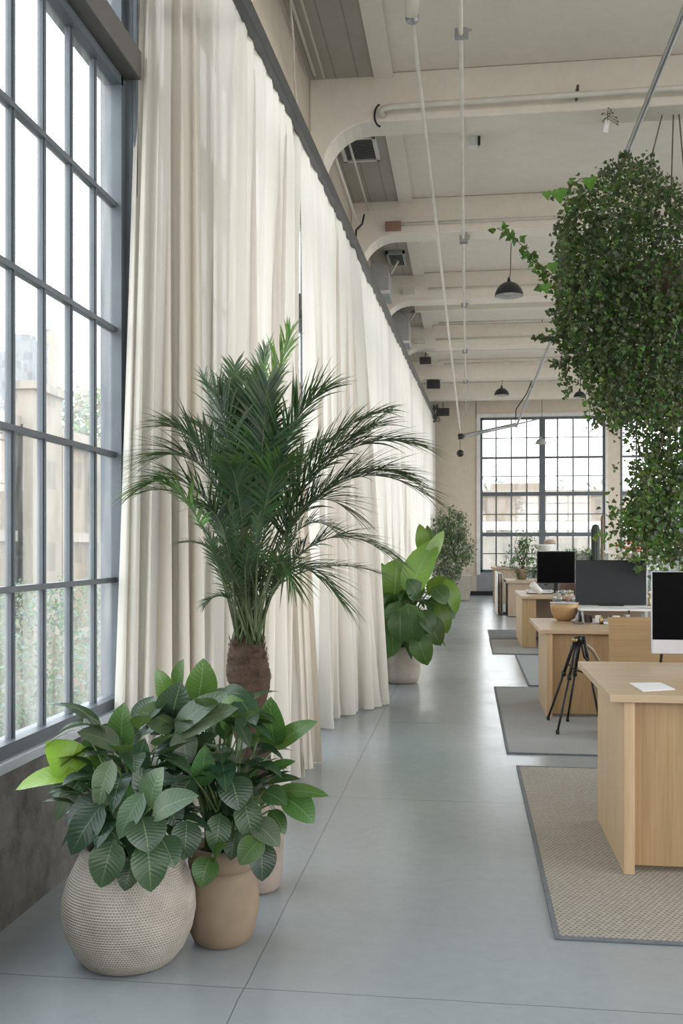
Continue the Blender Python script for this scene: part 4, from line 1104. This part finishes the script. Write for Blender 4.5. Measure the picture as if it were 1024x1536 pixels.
def desks():
    desk('nearest oak desk with a sheet of paper on top', .60, 4.2, 5.40, .775, 2.9)
    desk('second oak desk, carrying the wooden bowl and the dark grey monitor', .585, 8.0, 9.3, .725, 3.1)
    # third desk: open front with broad leg panel
    def opendesk(label, x0, y0, y1, z, x1, lw):
        t = thing('desk', label, 'desk', (x0, y0, 0))
        MB().box((x0, y0, z-.04), (x1, y1, z)).build('desktop', M['oak'], t, bevel=.003)
        for xx in (x0+.02, x1-.02-lw): MB().box((xx, y0+.05, .011), (xx+lw, y0+.12, z-.04)).build('leg_panel', M['oakp'], t, bevel=.003)
        MB().box((x0+.02, y0+.12, .011), (x0+.065, y1-.1, z-.04)).build('side_panel', M['oake'], t)
        MB().box((x0+.065, y1-.2, .011), (x1-.02, y1-.16, z-.04)).build('back_panel', M['greyw'], t)
        return t
    opendesk('third oak desk from the front, with the white tray and jars', .735, 13.5, 15.3, .72, 3.2, .19)
    # fourth: block desk with upright boards; fifth block
    t = thing('desk', 'fourth desk, weathered wood block with upright boards against its side', 'desk', (.80, 19.5, 0))
    MB().box((.78, 19.5, .67), (3.2, 21.0, .72)).build('desktop', M['greyw'], t, bevel=.003)
    MB().box((.82, 19.55, .012), (1.35, 20.9, .67)).build('cabinet', M['greyw'], t, bevel=.003)
    MB().box((2.9, 19.55, .012), (3.1, 20.9, .67)).build('leg_panel', M['greyw'], t)
    for k, (x, hh, mt) in enumerate(((.60, .88, 'paper'), (.655, .85, 'greyw'), (.70, .84, 'duct'))):
        tag(MB().box((x, 19.9+.05*k, .012), (x+.028, 21.0, hh)).build('upright_board', M[mt], None, bevel=.002), f"{['white', 'brown', 'grey'][k]} upright board leaning by the fourth desk", 'board')
    t = thing('desk', 'farthest desk, pale brown block near the end window', 'desk', (.66, 24.2, 0))
    MB().box((.62, 24.2, .84), (3.0, 25.4, .89)).build('desktop', M['greyw'], t, bevel=.003)
    MB().box((.66, 24.25, .002), (1.3, 25.3, .84)).build('cabinet', M['greyw'], t, bevel=.003)
    MB().box((2.7, 24.25, .002), (2.9, 25.3, .84)).build('leg_panel', M['greyw'], t)
    # plywood screen behind the front desk
    x0 = W(909, 820, 6.9).x; y0 = W(909, 820, 6.9).y
    t = thing('screen_panel', 'upright plywood panel standing between the first and second desks', 'panel', (x0, y0, 0))
    MB().prism([(y0, .012), (y0+.04, .012), (y0+.04, .84), (y0+.10, .875), (y0+.075, .895), (y0, .845)], x0+.02, x0+1.9, 'X').build('board', M['ply'], t, bevel=.004)
    MB().box((x0+.02, y0+.04, .012), (x0+.06, y0+.4, .06)).build('foot', M['ply'], t); MB().box((x0+1.8, y0+.04, .012), (x0+1.84, y0+.4, .06)).build('foot', M['ply'], t)
    # paper on desk
    q = [on(944, 1025, .777), on(990, 1024, .777), on(1012, 1034, .777), on(964, 1037, .777)]
    tag(MB().prism([(p.x, p.y) for p in q], .7755, .779, 'Z').build('paper_sheet', M['paper']), 'white sheet of paper lying on the nearest desk', 'paper')
    # all-in-one computer on front desk
    def monitor(label, u0, u1, v0, v1, D, frame, screen, chin=0, thick=.02, zb=.725, wid=None, base=True, bez=.012):
        a = W(u0, v0, D); b = W(u1, v1, D)
        w = wid or math.hypot(b.x-a.x, b.y-a.y); x0 = a.x; y0 = a.y; zt = a.z; z1 = b.z
        t = thing('monitor', label, 'monitor', (x0+w/2, y0, zb))
        MB().box((x0, y0, z1), (x0+w, y0+thick, zt)).build('casing', M[frame], t, bevel=.006)
        MB().box((x0+bez, y0-.002, z1+chin+(bez if not chin else 0)), (x0+w-bez, y0+.004, zt-bez)).build('screen', M[screen], t)
        cx = x0+w/2
        if base:
            MB().box((cx-.03, y0+thick, zb+.01), (cx+.03, y0+thick+.03, (zt+z1)/2)).build('stand', M['black' if not chin else 'silver'], t, bevel=.004)
            MB().box((cx-.11, y0-.04, zb), (cx+.11, y0+.13, zb+.012)).build('foot', M['black' if not chin else 'silver'], t, bevel=.004)
        return t, x0, y0, w
    t, x0, y0, w = monitor('silver-chinned black all-in-one screen at the right edge, behind the nearest desk top', 977, 1160, 857, 981, 5.2, 'silver', 'screen', .078, .022, .775, .66, False, .004)
    p = W(992, 985, 5.2)
    MB().tube([(p.x, y0+.03, .777), (p.x+.002, y0+.012, .835)], .008, 10).build('stand', M['black'], t)
    MB().tube([(x0+.55, y0+.03, .777), (x0+.55, y0+.012, .835)], .008, 10).build('stand', M['black'], t)
    monitor('dark grey screen monitor on the second desk beside the wooden bowl', 863, 966, 840, 907, 9.0, 'black', 'screeng', 0, .03, .853)
    monitor('black monitor on the third desk in front of the end window', 805, 861, 827, 875, 14.2, 'black', 'screen', 0, .03, .72)
    # riser shelf + clutter on desk 2
    zt = .725; x0 = W(864, 820, 8.8).x
    t = thing('monitor_riser', 'low white shelf raising the dark grey monitor', 'riser', (x0, 8.75, zt))
    MB().box((x0, 8.72, .835), (x0+1.5, 9.28, .852)).build('shelf', M['paper'], t, bevel=.002)
    for xx in (x0+.02, x0+.75, x0+1.46): MB().box((xx, 8.80, zt+.001), (xx+.02, 9.25, .835)).build('support', M['silver'], t)
    for k in range(5):
        xx = x0+.05+k*.23+R.uniform(-.03, .03); a = R.uniform(-.5, .5)
        tag(MB().rbox(Vector((xx+.08, 8.93+R.uniform(-.05, .03), .854+.0025*k)), (.24, .17, .002), a).build('paper_sheet', M['paper']), f'loose white paper on the riser under the dark grey monitor', 'paper', 'papers on the monitor riser')
    def clutter(n, x0, x1, y0, y1, z, grp, lab, hmax=.05):
        for k in range(n):
            x = lerp(x0, x1, (k+.5)/n)+R.uniform(-.01, .01); y = R.uniform(y0, y1); kd = k % 3
            h = R.uniform(.018, hmax)
            if kd == 0: o = MB().rbox(Vector((x, y, z+h/2)), (R.uniform(.03, .08), .05, h*.8), R.uniform(-.5, .5)).build('small_box', M[R.choice(['paper', 'vent', 'duct', 'rubber'])], None, bevel=.003); nm = 'box'
            elif kd == 1: o = MB().lathe([(.001, 0), (.014, 0), (.015, h*.8), (.008, h*.9), (.008, h*1.2), (.001, h*1.2)], (x, y, z), 12).build('small_bottle', M[R.choice(['jar', 'rubber', 'duct', 'brass'])], None, True); nm = 'bottle'
            else: o = MB().tube([(x-.05, y, z+.006), (x+.05, y+.02, z+.006)], .005, 6).build('pen', M[R.choice(['rubber', 'silver', 'red'])], None, True); nm = 'pen'
            tag(o, lab.replace('item', nm), nm, grp+' '+nm)
    clutter(27, x0-.04, x0+.72, 8.60, 8.72, zt+.001, 'clutter before the riser', 'tiny item among the clutter in front of the white riser', .10)
    c = W(920, 820, 8.5)
    tag(MB().lathe([(.001, 0), (.03, 0), (.032, .075), (.029, .075), (.027, .006), (.001, .006)], (c.x, 8.60, zt+.001), 20).build('paper_cup', M['paper'], None, True), 'small white cup standing in front of the riser on the second desk', 'cup')
    c = on(840, 926, .726)
    t = thing('wooden_bowl', 'round turned wooden bowl at the left end of the second desk', 'bowl', (c.x, 9.02, .726))
    MB().lathe([(.001, 0), (.055, 0), (.085, .015), (.112, .06), (.124, .115), (.126, .155), (.119, .157), (.114, .12), (.10, .06), (.06, .03), (.001, .025)], (c.x, 9.02, .726), 40).build('bowl_body', M['bowlw'], t, True)
    for z in (.075, .115): MB().lathe([(.1175+.08*(z-.075), z-.001), (.1195+.08*(z-.075), z), (.1175+.08*(z-.075), z+.001)], (c.x, 9.02, .726), 40).build('groove', M['greyw'], t, True)
    tag(MB().lathe([(.001, .162), (.128, .16), (.13, .166), (.05, .172), (.001, .172)], (c.x, 9.02, .724), 32).build('tray', M['silver'], None, True), 'round grey tray resting on the rim of the wooden bowl', 'tray')
    for k, (dx, hh, mt) in enumerate(((-.09, .06, 'jar'), (-.04, .05, 'jar'), (.03, .035, 'red'), (.08, .045, 'jar'))):
        tag(MB().lathe([(.001, 0), (.02, 0), (.022, hh*.8), (.014, hh), (.012, hh), (.018, hh*.8), (.016, .004), (.001, .004)], (c.x+dx, 9.0+.02*k, .8985), 14).build('glass_cup', M[mt], None, True), ['glass cup at the left of the tray on the wooden bowl', 'second glass cup from the left on the bowl tray', 'small red cup on the bowl tray', 'rightmost glass cup on the bowl tray'][k], 'cup')
    c = W(971, 900, 8.95)
    t = thing('candle_holder', 'little brass candle holder to the right of the dark grey monitor', 'candle holder', (c.x, c.y, .8535))
    MB().lathe([(.001, 0), (.028, 0), (.03, .006), (.008, .012), (.007, .09), (.02, .10), (.02, .115), (.001, .115)], (c.x+.02, c.y, .8535), 16).build('holder', M['brass'], t, True)
    MB().tube([(c.x+.02, c.y, .965), (c.x+.02, c.y, .99)], .009, 8).build('candle', M['paper'], t, True)
    # third desk items
    z = .7205; a = on(776, 884, z); 
    t = thing('document_tray', 'flat white tray on the left end of the third desk', 'tray', (.85, 14.2, z))
    MB().box((.86, 14.1, z), (1.22, 14.4, z+.012)).box((.86, 14.1, z), (.87, 14.4, z+.05)).box((1.21, 14.1, z), (1.22, 14.4, z+.05)).box((.86, 14.39, z), (1.22, 14.4, z+.05)).box((.86, 14.1, z), (1.22, 14.11, z+.04)).build('tray', M['white'], t)
    MB().box((.88, 14.12, z+.012), (1.2, 14.38, z+.032)).build('papers', M['paper'], t)
    for k in range(7):
        x = 1.25+k*.085; y = 13.75+.07*(k % 3); hh = .07+.03*((k*5) % 4)/4
        tag(MB().lathe([(.001, 0), (.028, 0), (.03, hh*.75), (.018, hh*.9), (.018, hh), (.001, hh)], (x, y, z), 14).build('jar', M[['jar', 'duct', 'jar', 'rubber', 'jar', 'red', 'jar'][k]], None, True), 'small jar in the row on the third desk above the wooden bowl', 'jar', 'jars on the third desk')
    for k in range(4):
        tag(MB().lathe([(.001, 0), (.05, 0), (.052, .12), (.02, .17), (.02, .2), (.001, .2)], (1.12+k*.12, 14.6, .012), 14).build('bottle', M[['jar', 'rubber', 'duct', 'rubber'][k]], None, True), 'bottle standing on the rug in the gap under the third desk', 'bottle', 'bottles under the third desk')
    p = W(800, 874, 13.9)
    tag(MB().tube([Vector((p.x+.10, p.y, .725)), Vector((p.x+.03, p.y, .80)), Vector((p.x-.02, p.y, .87)), Vector((p.x-.03, p.y, .885))], [.052, .058, .05, .022], 14).build('desk_device', M['white'], None, True), 'rounded white device leaning at the left of the black monitor', 'device')
    tag(MB().box((1.35, 14.3, z), (1.75, 14.6, z+.03)).build('closed_notebook', M['greyw'], None, bevel=.003), 'brown notebook lying below the black monitor', 'notebook')
    # plant on the fourth desk
    c = W(782, 866, 20.2); zt = .7205
    t = thing('potted_plant', 'small bushy plant in a clay pot on the fourth desk', 'potted plant', (c.x, c.y, zt))
    MB().lathe([(.001, 0), (.09, 0), (.12, .14), (.135, .22), (.12, .22), (.10, .16), (.001, .15)], (c.x, c.y, zt), 20).build('pot', M['terra'], t, True)
    m = MB()
    for k in range(150):
        p = Vector((c.x+R.gauss(0, .18)+.03, c.y+R.gauss(0, .14), 1.1+R.gauss(0, .17)))
        if R.random() < .3: p = Vector((c.x+R.gauss(.05, .08), c.y, 1.42+R.gauss(0, .11)))
        tufts(m, [p], 6, .07, .028, [(.10, .18, .07), (.14, .24, .09), (.08, .13, .06)], .1, .5)
    for k in range(45):
        p = Vector((c.x+.34+R.gauss(0, .08), c.y-.1, .85+R.gauss(0, .13))); tufts(m, [p], 6, .07, .028, [(.06, .10, .05)], .4, .5)
    m.build('foliage', M['leafs'], t)
    b = MB()
    for k in range(8): b.tube([(c.x, c.y, zt+.15), (c.x+R.uniform(-.08, .08), c.y, 1.05), (c.x+R.uniform(-.2, .2), c.y+R.uniform(-.1, .1), R.uniform(1.15, 1.45))], .008, 5)
    b.build('stems', M['twig'], t, True)
    for k, (x, y, zz) in enumerate(((.66, 24.4, .8905), (.70, 24.35, .9115), (1.0, 24.5, .8905))):
        tag(MB().rbox(Vector((x+.3, y+.15, zz+.01)), (.5 if k < 2 else .3, .32, .02), .08*k).build('paper_stack', M['paper']), ['lowest paper stack on the farthest desk', 'upper paper stack on the farthest desk', 'separate paper pile at the right of the farthest desk'][k] , 'papers')
    # tripod under the second desk
    ap = W(868, 958, 7.5)
    t = thing('tripod', 'black folding tripod trestle standing before the second desk', 'tripod', (ap.x, ap.y, 0))
    feet = [(822, 1080, 2), (836, 1101, 3), (851, 1082, 1), (899, 1086, 0)]
    for k, (u, v, _) in enumerate(feet):
        f = on(u, v, .012); s = ap+Vector((.03*(k-1.5)*.6, .02*(k % 2), .0))
        if k == 3: s = ap+Vector((.035, 0, .02))
        mid = s.lerp(f, .42)
        l = MB().tube([s, mid], .013, 8).tube([mid, f+Vector((0, 0, .02))], .009, 8).build('leg', M['black'], t, True)
        MB().tube([f+Vector((0, 0, .03)), f], .013, 8).build('rubber_foot', M['rubber'], l, True)
        MB().tube([mid-Vector((0, 0, .02)), mid+Vector((0, 0, .02))], .017, 8).build('clamp', M['black'], l, True)
    MB().tube([ap+Vector((.0, 0, -.03)), ap+Vector((-.01, 0, .02))], .03, 12).build('collar', M['black'], t, True)
    MB().lathe([(.012, -.012), (.022, -.012), (.022, .012), (.012, .012)], ap+Vector((-.035, -.02, -.01)), 16).build('clamp_ring', M['brass'], t, True)
    kk = on(862, 1006, 0).copy(); q = W(857, 1006, 7.5); q2 = W(884, 1010, 7.5); q3 = W(905, 1000, 7.55)
    MB().tube([W(852, 996, 7.5), W(862, 1005, 7.5), W(880, 1010, 7.5)], .007, 6).build('brace', M['rubber'], t, True)
    MB().tube([ap+Vector((.02, .02, -.02)), W(888, 975, 7.6), W(906, 1006, 7.6)], [.012, .016, .009], 8).build('handle', M['greyw'], t, True)
    MB().tube([ap+Vector((.01, 0, -.01)), W(876, 985, 7.5), W(896, 1008, 7.5)], .009, 8).build('strut', M['black'], t, True)
    # counter, bowl and plants by the end window
    a = W(803, 828, 25.5); b = W(905, 828, 25.5)
    t = thing('counter', 'high white counter below the end window', 'counter', (a.x, a.y, 0))
    MB().box((a.x, a.y, 1.22), (b.x+.2, a.y+.5, 1.30)).build('countertop', M['trimw'], t, bevel=.01)
    MB().box((a.x+.1, a.y+.05, .002), (b.x+.1, a.y+.45, 1.22)).build('body', M['wallg'], t)
    c = W(812, 820, 25.7)
    tag(MB().lathe([(.001, 0), (.12, 0), (.2, .05), (.27, .13), (.28, .16), (.26, .16), (.18, .06), (.001, .03)], (c.x+.05, c.y, 1.301), 24).build('serving_bowl', M['white'], None, True), 'wide white bowl on the high counter at the end window', 'bowl')
    c = W(820, 812, 25.7)
    tag(MB().lathe([(.001, 0), (.14, .0), (.18, .05), (.12, .12), (.001, .14)], (c.x+.08, c.y, 1.463), 18).build('basket_lid', M['greyw'], None, True), 'rounded brown basket lid resting above the white bowl', 'basket')
    c = W(872, 832, 24.6)
    t = thing('planter_box', 'low bushy plant along the front of the high counter', 'planter', (c.x, c.y, 0))
    MB().box((c.x-.55, c.y-.15, .002), (c.x+.55, c.y+.15, .75)).build('box', M['greyw'], t, bevel=.01)
    m = MB()
    for k in range(150): tufts(m, [Vector((c.x+R.uniform(-.5, .5), c.y+R.uniform(-.12, .12), R.uniform(.8, 1.32)))], 6, .08, .035, [(.17, .22, .11), (.13, .18, .09)], -.2, .5)
    m.build('foliage', M['leafs'], t)
    # cacti
    for k, (u, v, D, w, lab) in enumerate(((893, 786, 21.0, .085, 'tall dark column cactus, thicker of the two before the white window jamb'), (903, 772, 22.0, .035, 'slender taller cactus stem behind the dark column cactus'))):
        c = W(u, v, D)
        t = thing('cactus', lab, 'cactus', (c.x, c.y, 0))
        MB().lathe([(.001, 0), (.13, 0), (.17, .35), (.15, .35), (.13, .3), (.001, .3)], (c.x, c.y, .002), 18).build('pot', M['terra'], t, True)
        H = c.z; pr = [(w, .3), (w*1.05, .8), (w*.95, 1.3), (w, H-.12), (w*.7, H-.03), (.001, H)]
        MB().lathe(pr, (c.x, c.y, 0), 40, rfun=lambda tt, z: 1+.12*math.cos(tt*10)).build('stem', M['cactus' if k == 0 else 'dry'], t, True)
        if k == 0: MB().tube([(c.x-.04, c.y, .6), (c.x-.12, c.y, .8), (c.x-.10, c.y, 1.2)], [.04, .05, .03], 10).build('arm', M['cactus'], t, True)
    # flowers in vase on third desk
    c = W(947, 830, 14.1)
    t = thing('flower_vase', 'vase of pale and pink flowers behind the dark grey monitor', 'vase', (c.x, c.y, .7205))
    MB().lathe([(.001, 0), (.07, 0), (.09, .15), (.06, .3), (.07, .34), (.06, .34), (.05, .3), (.001, .05)], (c.x, c.y, .7205), 20).build('vase', M['potw'], t, True)
    for nm, mt, n, z0 in (('bloom', 'flw', 16, 1.24), ('bloom', 'pink', 10, 1.37)):
        for k in range(n):
            p = Vector((c.x+R.gauss(0, .11)+(.03 if mt == 'pink' else -.03), c.y+R.gauss(0, .08), z0+R.gauss(0, .05)))
            m = MB(); m.lathe([(.001, 0), (.03, .0), (.045, .02), (.05, .05), (.03, .045), (.001, .02)], p, 12, rfun=lambda t, z: 1+.25*math.cos(5*t))
            m.build(nm, M[mt], t, True)
    m = MB(); 
    for k in range(50): tufts(m, [Vector((c.x+R.gauss(0, .12), c.y+R.gauss(0, .08), 1.15+R.gauss(0, .06)))], 4, .07, .03, [(.12, .2, .06)], 0, .4)
    m.build('foliage', M['leafs'], t)
    m = MB(); m.tube([(c.x, c.y, .75), (c.x, c.y, 1.2)], .02, 6); m.build('stems', M['stem'], t)
    # fluted glass screen
    a = W(962, 820, 11.2)
    t = thing('glass_screen', 'blue-green fluted glass partition at the right behind the monitors', 'partition', (a.x, a.y, 0))
    pts = []; n = 150; wd = 1.9
    m = MB(); vs = []; fs = []
    for i in range(n+1):
        x = a.x+wd*i/n; y = a.y+.012*math.sin(i*PI/2.5)
        vs += [(x, y, .06), (x, y, 1.27)]
    for i in range(n): fs.append((2*i, 2*i+2, 2*i+3, 2*i+1))
    m.add(vs, fs); m.build('glass', M['fluted'], t, True)
    MB().box((a.x-.02, a.y-.03, .012), (a.x+wd, a.y+.03, .06)).build('base_rail', M['duct'], t)
    MB().box((a.x-.02, a.y-.02, 1.27), (a.x+wd, a.y+.02, 1.285)).build('top_rail', M['duct'], t)
    # plants behind the glass screen
    for k, (u, D, h) in enumerate(((1002, 12.6, 1.5), (1040, 13.0, 1.7))):
        c = W(u, 820, D)
        t = thing('potted_plant', ['dark leafy floor plant seen through the fluted glass', 'leafy floor plant at the right edge behind the fluted glass'][k], 'potted plant', (c.x, c.y, 0))
        MB().lathe([(.001, 0), (.14, 0), (.18, .35), (.16, .35), (.001, .3)], (c.x, c.y, .002), 20).build('pot', M['potg'], t, True)
        m = MB()
        for j in range(120): tufts(m, [Vector((c.x+R.gauss(0, .16), c.y+R.gauss(0, .14), R.uniform(.5, h-.15)))], 5, .1, .04, [(.06, .12, .05), (.09, .16, .06)], 0, .4)
        m.build('foliage', M['leafs'], t)
        m = MB(); m.tube([(c.x, c.y, .3), (c.x, c.y, h-.4)], .015, 6); m.build('stem', M['twig'], t)

# ------------------------------------------------------------------ outdoors
def outdoors():
    G = -7.0
    o = MB().box((-160, -60, G-1), (160, 240, G)).build('ground', M['ground']); tag(o, 'pale street ground below the windows', 'ground', kind='structure')
    # long sandstone building seen through the left window
    x = -17
    t = thing('building', 'pale sandstone building seen through the left window', 'building', (x-5, 38, G))
    MB().box((x-10, 30.5, G), (x, 60, 6.2)).box((x-10, 30.5, 6.2), (x-.6, 60, 6.4)).build('wall', M['fac1'], t)
    m = MB()
    for k in range(8): m.box((x, 30.8+k*3.6, G), (x+.5, 31.7+k*3.6, 6.0))
    m.box((x, 30.5, 5.6), (x+.4, 60, 6.3)); m.box((x, 30.5, 1.6), (x+.3, 60, 2.0)); m.box((x, 30.5, -2.6), (x+.3, 60, -2.2))
    m.build('pilaster', M['fac2'], t)
    MB().box((x+.1, 34.4, G), (x+.9, 37.0, 7.3)).box((x+.05, 34.2, 7.3), (x+1.1, 37.2, 7.6)).build('stair_tower', M['fac2'], t)
    for k, (u, D, w, v, lab) in enumerate(((42, 150, 4.5, 515, 'short grey tower on the skyline in the left window'), (74, 170, 2.6, 500, 'slender pale tower on the skyline in the left window'), (12, 140, 4, 540, 'grey block on the skyline at the left window edge'))):
        c = W(u, v, D)
        t = thing('tower', lab, 'tower', (c.x, c.y, G))
        MB().box((c.x-w/2, c.y-w/2, G), (c.x+w/2, c.y+w/2, c.z)).build('wall', M['fac3' if k != 1 else 'fac2'], t)
        MB().box((c.x-w/3, c.y-w/3, c.z), (c.x+w/5, c.y+w/5, c.z+w*.25)).build('roof_box', M['fac3'], t)
    # end-window view
    t = thing('building', 'long beige building seen through the end window', 'building', (10, 80, G))
    MB().box((-14, 78, G), (14.5, 90, 5.4)).box((2, 82, 5.4), (6, 86, 6.7)).build('wall', M['fac1'], t)
    MB().box((-14.2, 77.8, 5.4), (14.7, 78.6, 5.9)).build('cornice', M['fac2'], t)
    t = thing('building', 'low pale building in front of the long beige building', 'building', (5, 48, G))
    MB().box((-8, 47, G), (11, 56, 2.2)).build('wall', M['fac2'], t)
    MB().box((-8.2, 46.8, 2.2), (11.2, 56.2, 2.6)).build('roof', M['trimw'], t)
    t = thing('building', 'blue-grey building seen through the right end window', 'building', (20, 70, G))
    MB().box((15.5, 66, G), (30, 80, 5.0)).build('wall', M['fac3'], t)
    MB().box((15.3, 65.8, 5.0), (30.2, 80.2, 5.4)).build('cornice', M['fac3'], t)
    # trees below the left window and on the skyline
    def tree(x, y, z0, h, r, lab, n, cols, grp=None, L=.3):
        t = thing('tree', lab, 'tree', (x, y, z0), grp)
        MB().tube([(x, y, z0), (x+.1, y, z0+h*.5), (x, y, z0+h*.8)], [r*.12, r*.09, r*.03], 8).build('trunk', M['twig'], t, True)
        m = MB()
        for k in range(n):
            a = R.uniform(0, 2*PI); zz = R.uniform(-1, 1); rr = r*math.sqrt(1-zz*zz*.8)*R.uniform(.6, 1.0)*(1+.18*math.sin(a*3+zz*4))
            p = Vector((x+math.cos(a)*rr, y+math.sin(a)*rr, z0+h*.62+zz*h*.38))
            tufts(m, [p], 5, L, L*.5, cols, .2, .8)
        m.build('crown', M['leafo'], t)
    tc = [(.12, .17, .15), (.17, .22, .20), (.08, .12, .105)]
    for i, (x, y, h, r) in enumerate(((-9.5, 17.0, 6.9, 2.3), (-10.5, 21.5, 7.3, 2.5), (-11.5, 26.0, 7.4, 2.6), (-8.8, 13.2, 6.2, 1.8))):
        tree(x, y, G, h, r, ['bluish-green tree crown low in the left window, second nearest', 'bluish-green tree crown low in the left window, third nearest', 'bluish-green tree crown low in the left window, farthest', 'bluish-green tree crown low in the left window, nearest'][i], 900, tc, L=.14)
    for i, (x, y, h, r) in enumerate(((-5.6, 9.0, 4.9, 1.5), (-6.4, 12.2, 5.3, 1.7), (-7.2, 16.0, 5.6, 1.9), (-5.2, 6.2, 4.6, 1.3))):
        tree(x, y, G, h, r, ['low bush crown at the foot of the left window, second from camera', 'low bush crown at the foot of the left window, third from camera', 'low bush crown at the foot of the left window, farthest from camera', 'low bush crown at the foot of the left window, nearest camera'][i], 800, tc, L=.10)
    sc = [(.20, .21, .185), (.24, .25, .225)]
    for i, (u, v, D) in enumerate(((85, 605, 95), (118, 598, 100), (150, 610, 105))):
        c = W(u, v, D); tree(c.x, c.y, G, c.z-G, 4.6, ['skyline tree behind the sandstone building, leftmost', 'skyline tree behind the sandstone building, middle', 'skyline tree behind the sandstone building, rightmost'][i], 200, sc, None, .9)
    for i, (u, v, D) in enumerate(((738, 731, 120), (765, 735, 125), (862, 736, 118))):
        c = W(u, v, D); tree(c.x, c.y, G, c.z-G, 4.5, ['leftmost skyline tree in the end window', 'second skyline tree in the end window', 'rightmost skyline tree in the end window'][i], 150, sc, None, .9)

def light_and_camera():
    sc = bpy.context.scene
    w = bpy.data.worlds.new('sky'); sc.world = w; w.use_nodes = True; nt = w.node_tree
    for n in list(nt.nodes): nt.nodes.remove(n)
    out = nt.nodes.new('ShaderNodeOutputWorld'); bg = nt.nodes.new('ShaderNodeBackground')
    tc = nt.nodes.new('ShaderNodeTexCoord'); sp = nt.nodes.new('ShaderNodeSeparateXYZ'); nt.links.new(tc.outputs['Generated'], sp.inputs[0])
    col = ramp(nt, math_(nt, 'MULTIPLY_ADD', sp.outputs[2], .5, .5), [(.50, (1.0, .965, .93)), (.60, (.97, .98, 1.0)), (.85, (.86, .93, 1.0))])
    nt.links.new(col, bg.inputs[0]); bg.inputs[1].default_value = SKY
    nt.links.new(bg.outputs[0], out.inputs[0])
    # sky portals at the openings (they only guide sampling of the sky)
    def portal(loc, rot, sx, sy):
        l = bpy.data.lights.new('window_portal', 'AREA'); l.shape = 'RECTANGLE'; l.size = sx; l.size_y = sy; l.cycles.is_portal = True
        o = bpy.data.objects.new('window_portal', l); COL.objects.link(o); o.location = loc; o.rotation_euler = rot
    portal((-1.85, (YB+YF)/2, 2.75), (0, -PI/2, 0), 4.4, YF-YB)
    portal((XR+.35, (YB+YF)/2, 3.0), (0, PI/2, 0), 4.5, YF-YB)
    portal((4.1, YF+.35, 2.9), (-PI/2, 0, 0), 7.6, 4.6)
    portal((3.0, YB-.35, 3.3), (PI/2, 0, 0), 10.5, 2.7)
    s = bpy.data.lights.new('sun', 'SUN'); s.energy = SUN; s.angle = math.radians(.6); s.color = (1.0, .80, .58)
    so = bpy.data.objects.new('sun', s); COL.objects.link(so)
    d = Vector(SUNDIR).normalized(); so.rotation_euler = (-d).to_track_quat('Z', 'Y').to_euler()
    cam = bpy.data.cameras.new('camera'); cam.sensor_fit = 'HORIZONTAL'; cam.sensor_width = 36; cam.lens = 36*F/1024
    cam.shift_y = (HZ-768)/1024; cam.clip_end = 500; cam.clip_start = .05
    co = bpy.data.objects.new('camera', cam); COL.objects.link(co)
    co.location = (0, 0, HC); co.rotation_euler = (PI/2, 0, TH); sc.camera = co
    vs = sc.view_settings; sc.display_settings.display_device = 'sRGB'
    vs.view_transform = 'Standard'; vs.look = 'None'; vs.gamma = 1; vs.use_curve_mapping = False; vs.exposure = EXPO
    cy = sc.cycles; cy.use_denoising = True
    try: cy.denoiser = 'OPENIMAGEDENOISE'
    except Exception: pass
    cy.max_bounces = 8; cy.diffuse_bounces = 5; cy.glossy_bounces = 3; cy.transparent_max_bounces = 12; cy.transmission_bounces = 5
    cy.caustics_reflective = False; cy.caustics_refractive = False; cy.sample_clamp_indirect = 6
    cy.use_adaptive_sampling = True; cy.adaptive_threshold = .02

SKY, SUN, EXPO = 3.6, 0.0, 0.68
SUNDIR = (1, -.25, -1.1)
make_materials()
shell(); ceiling_things(); curtains(); rugs(); desks(); foreground_plants(); palm(); mid_plant(); far_tree(); hanging_plant(); outdoors()
light_and_camera()
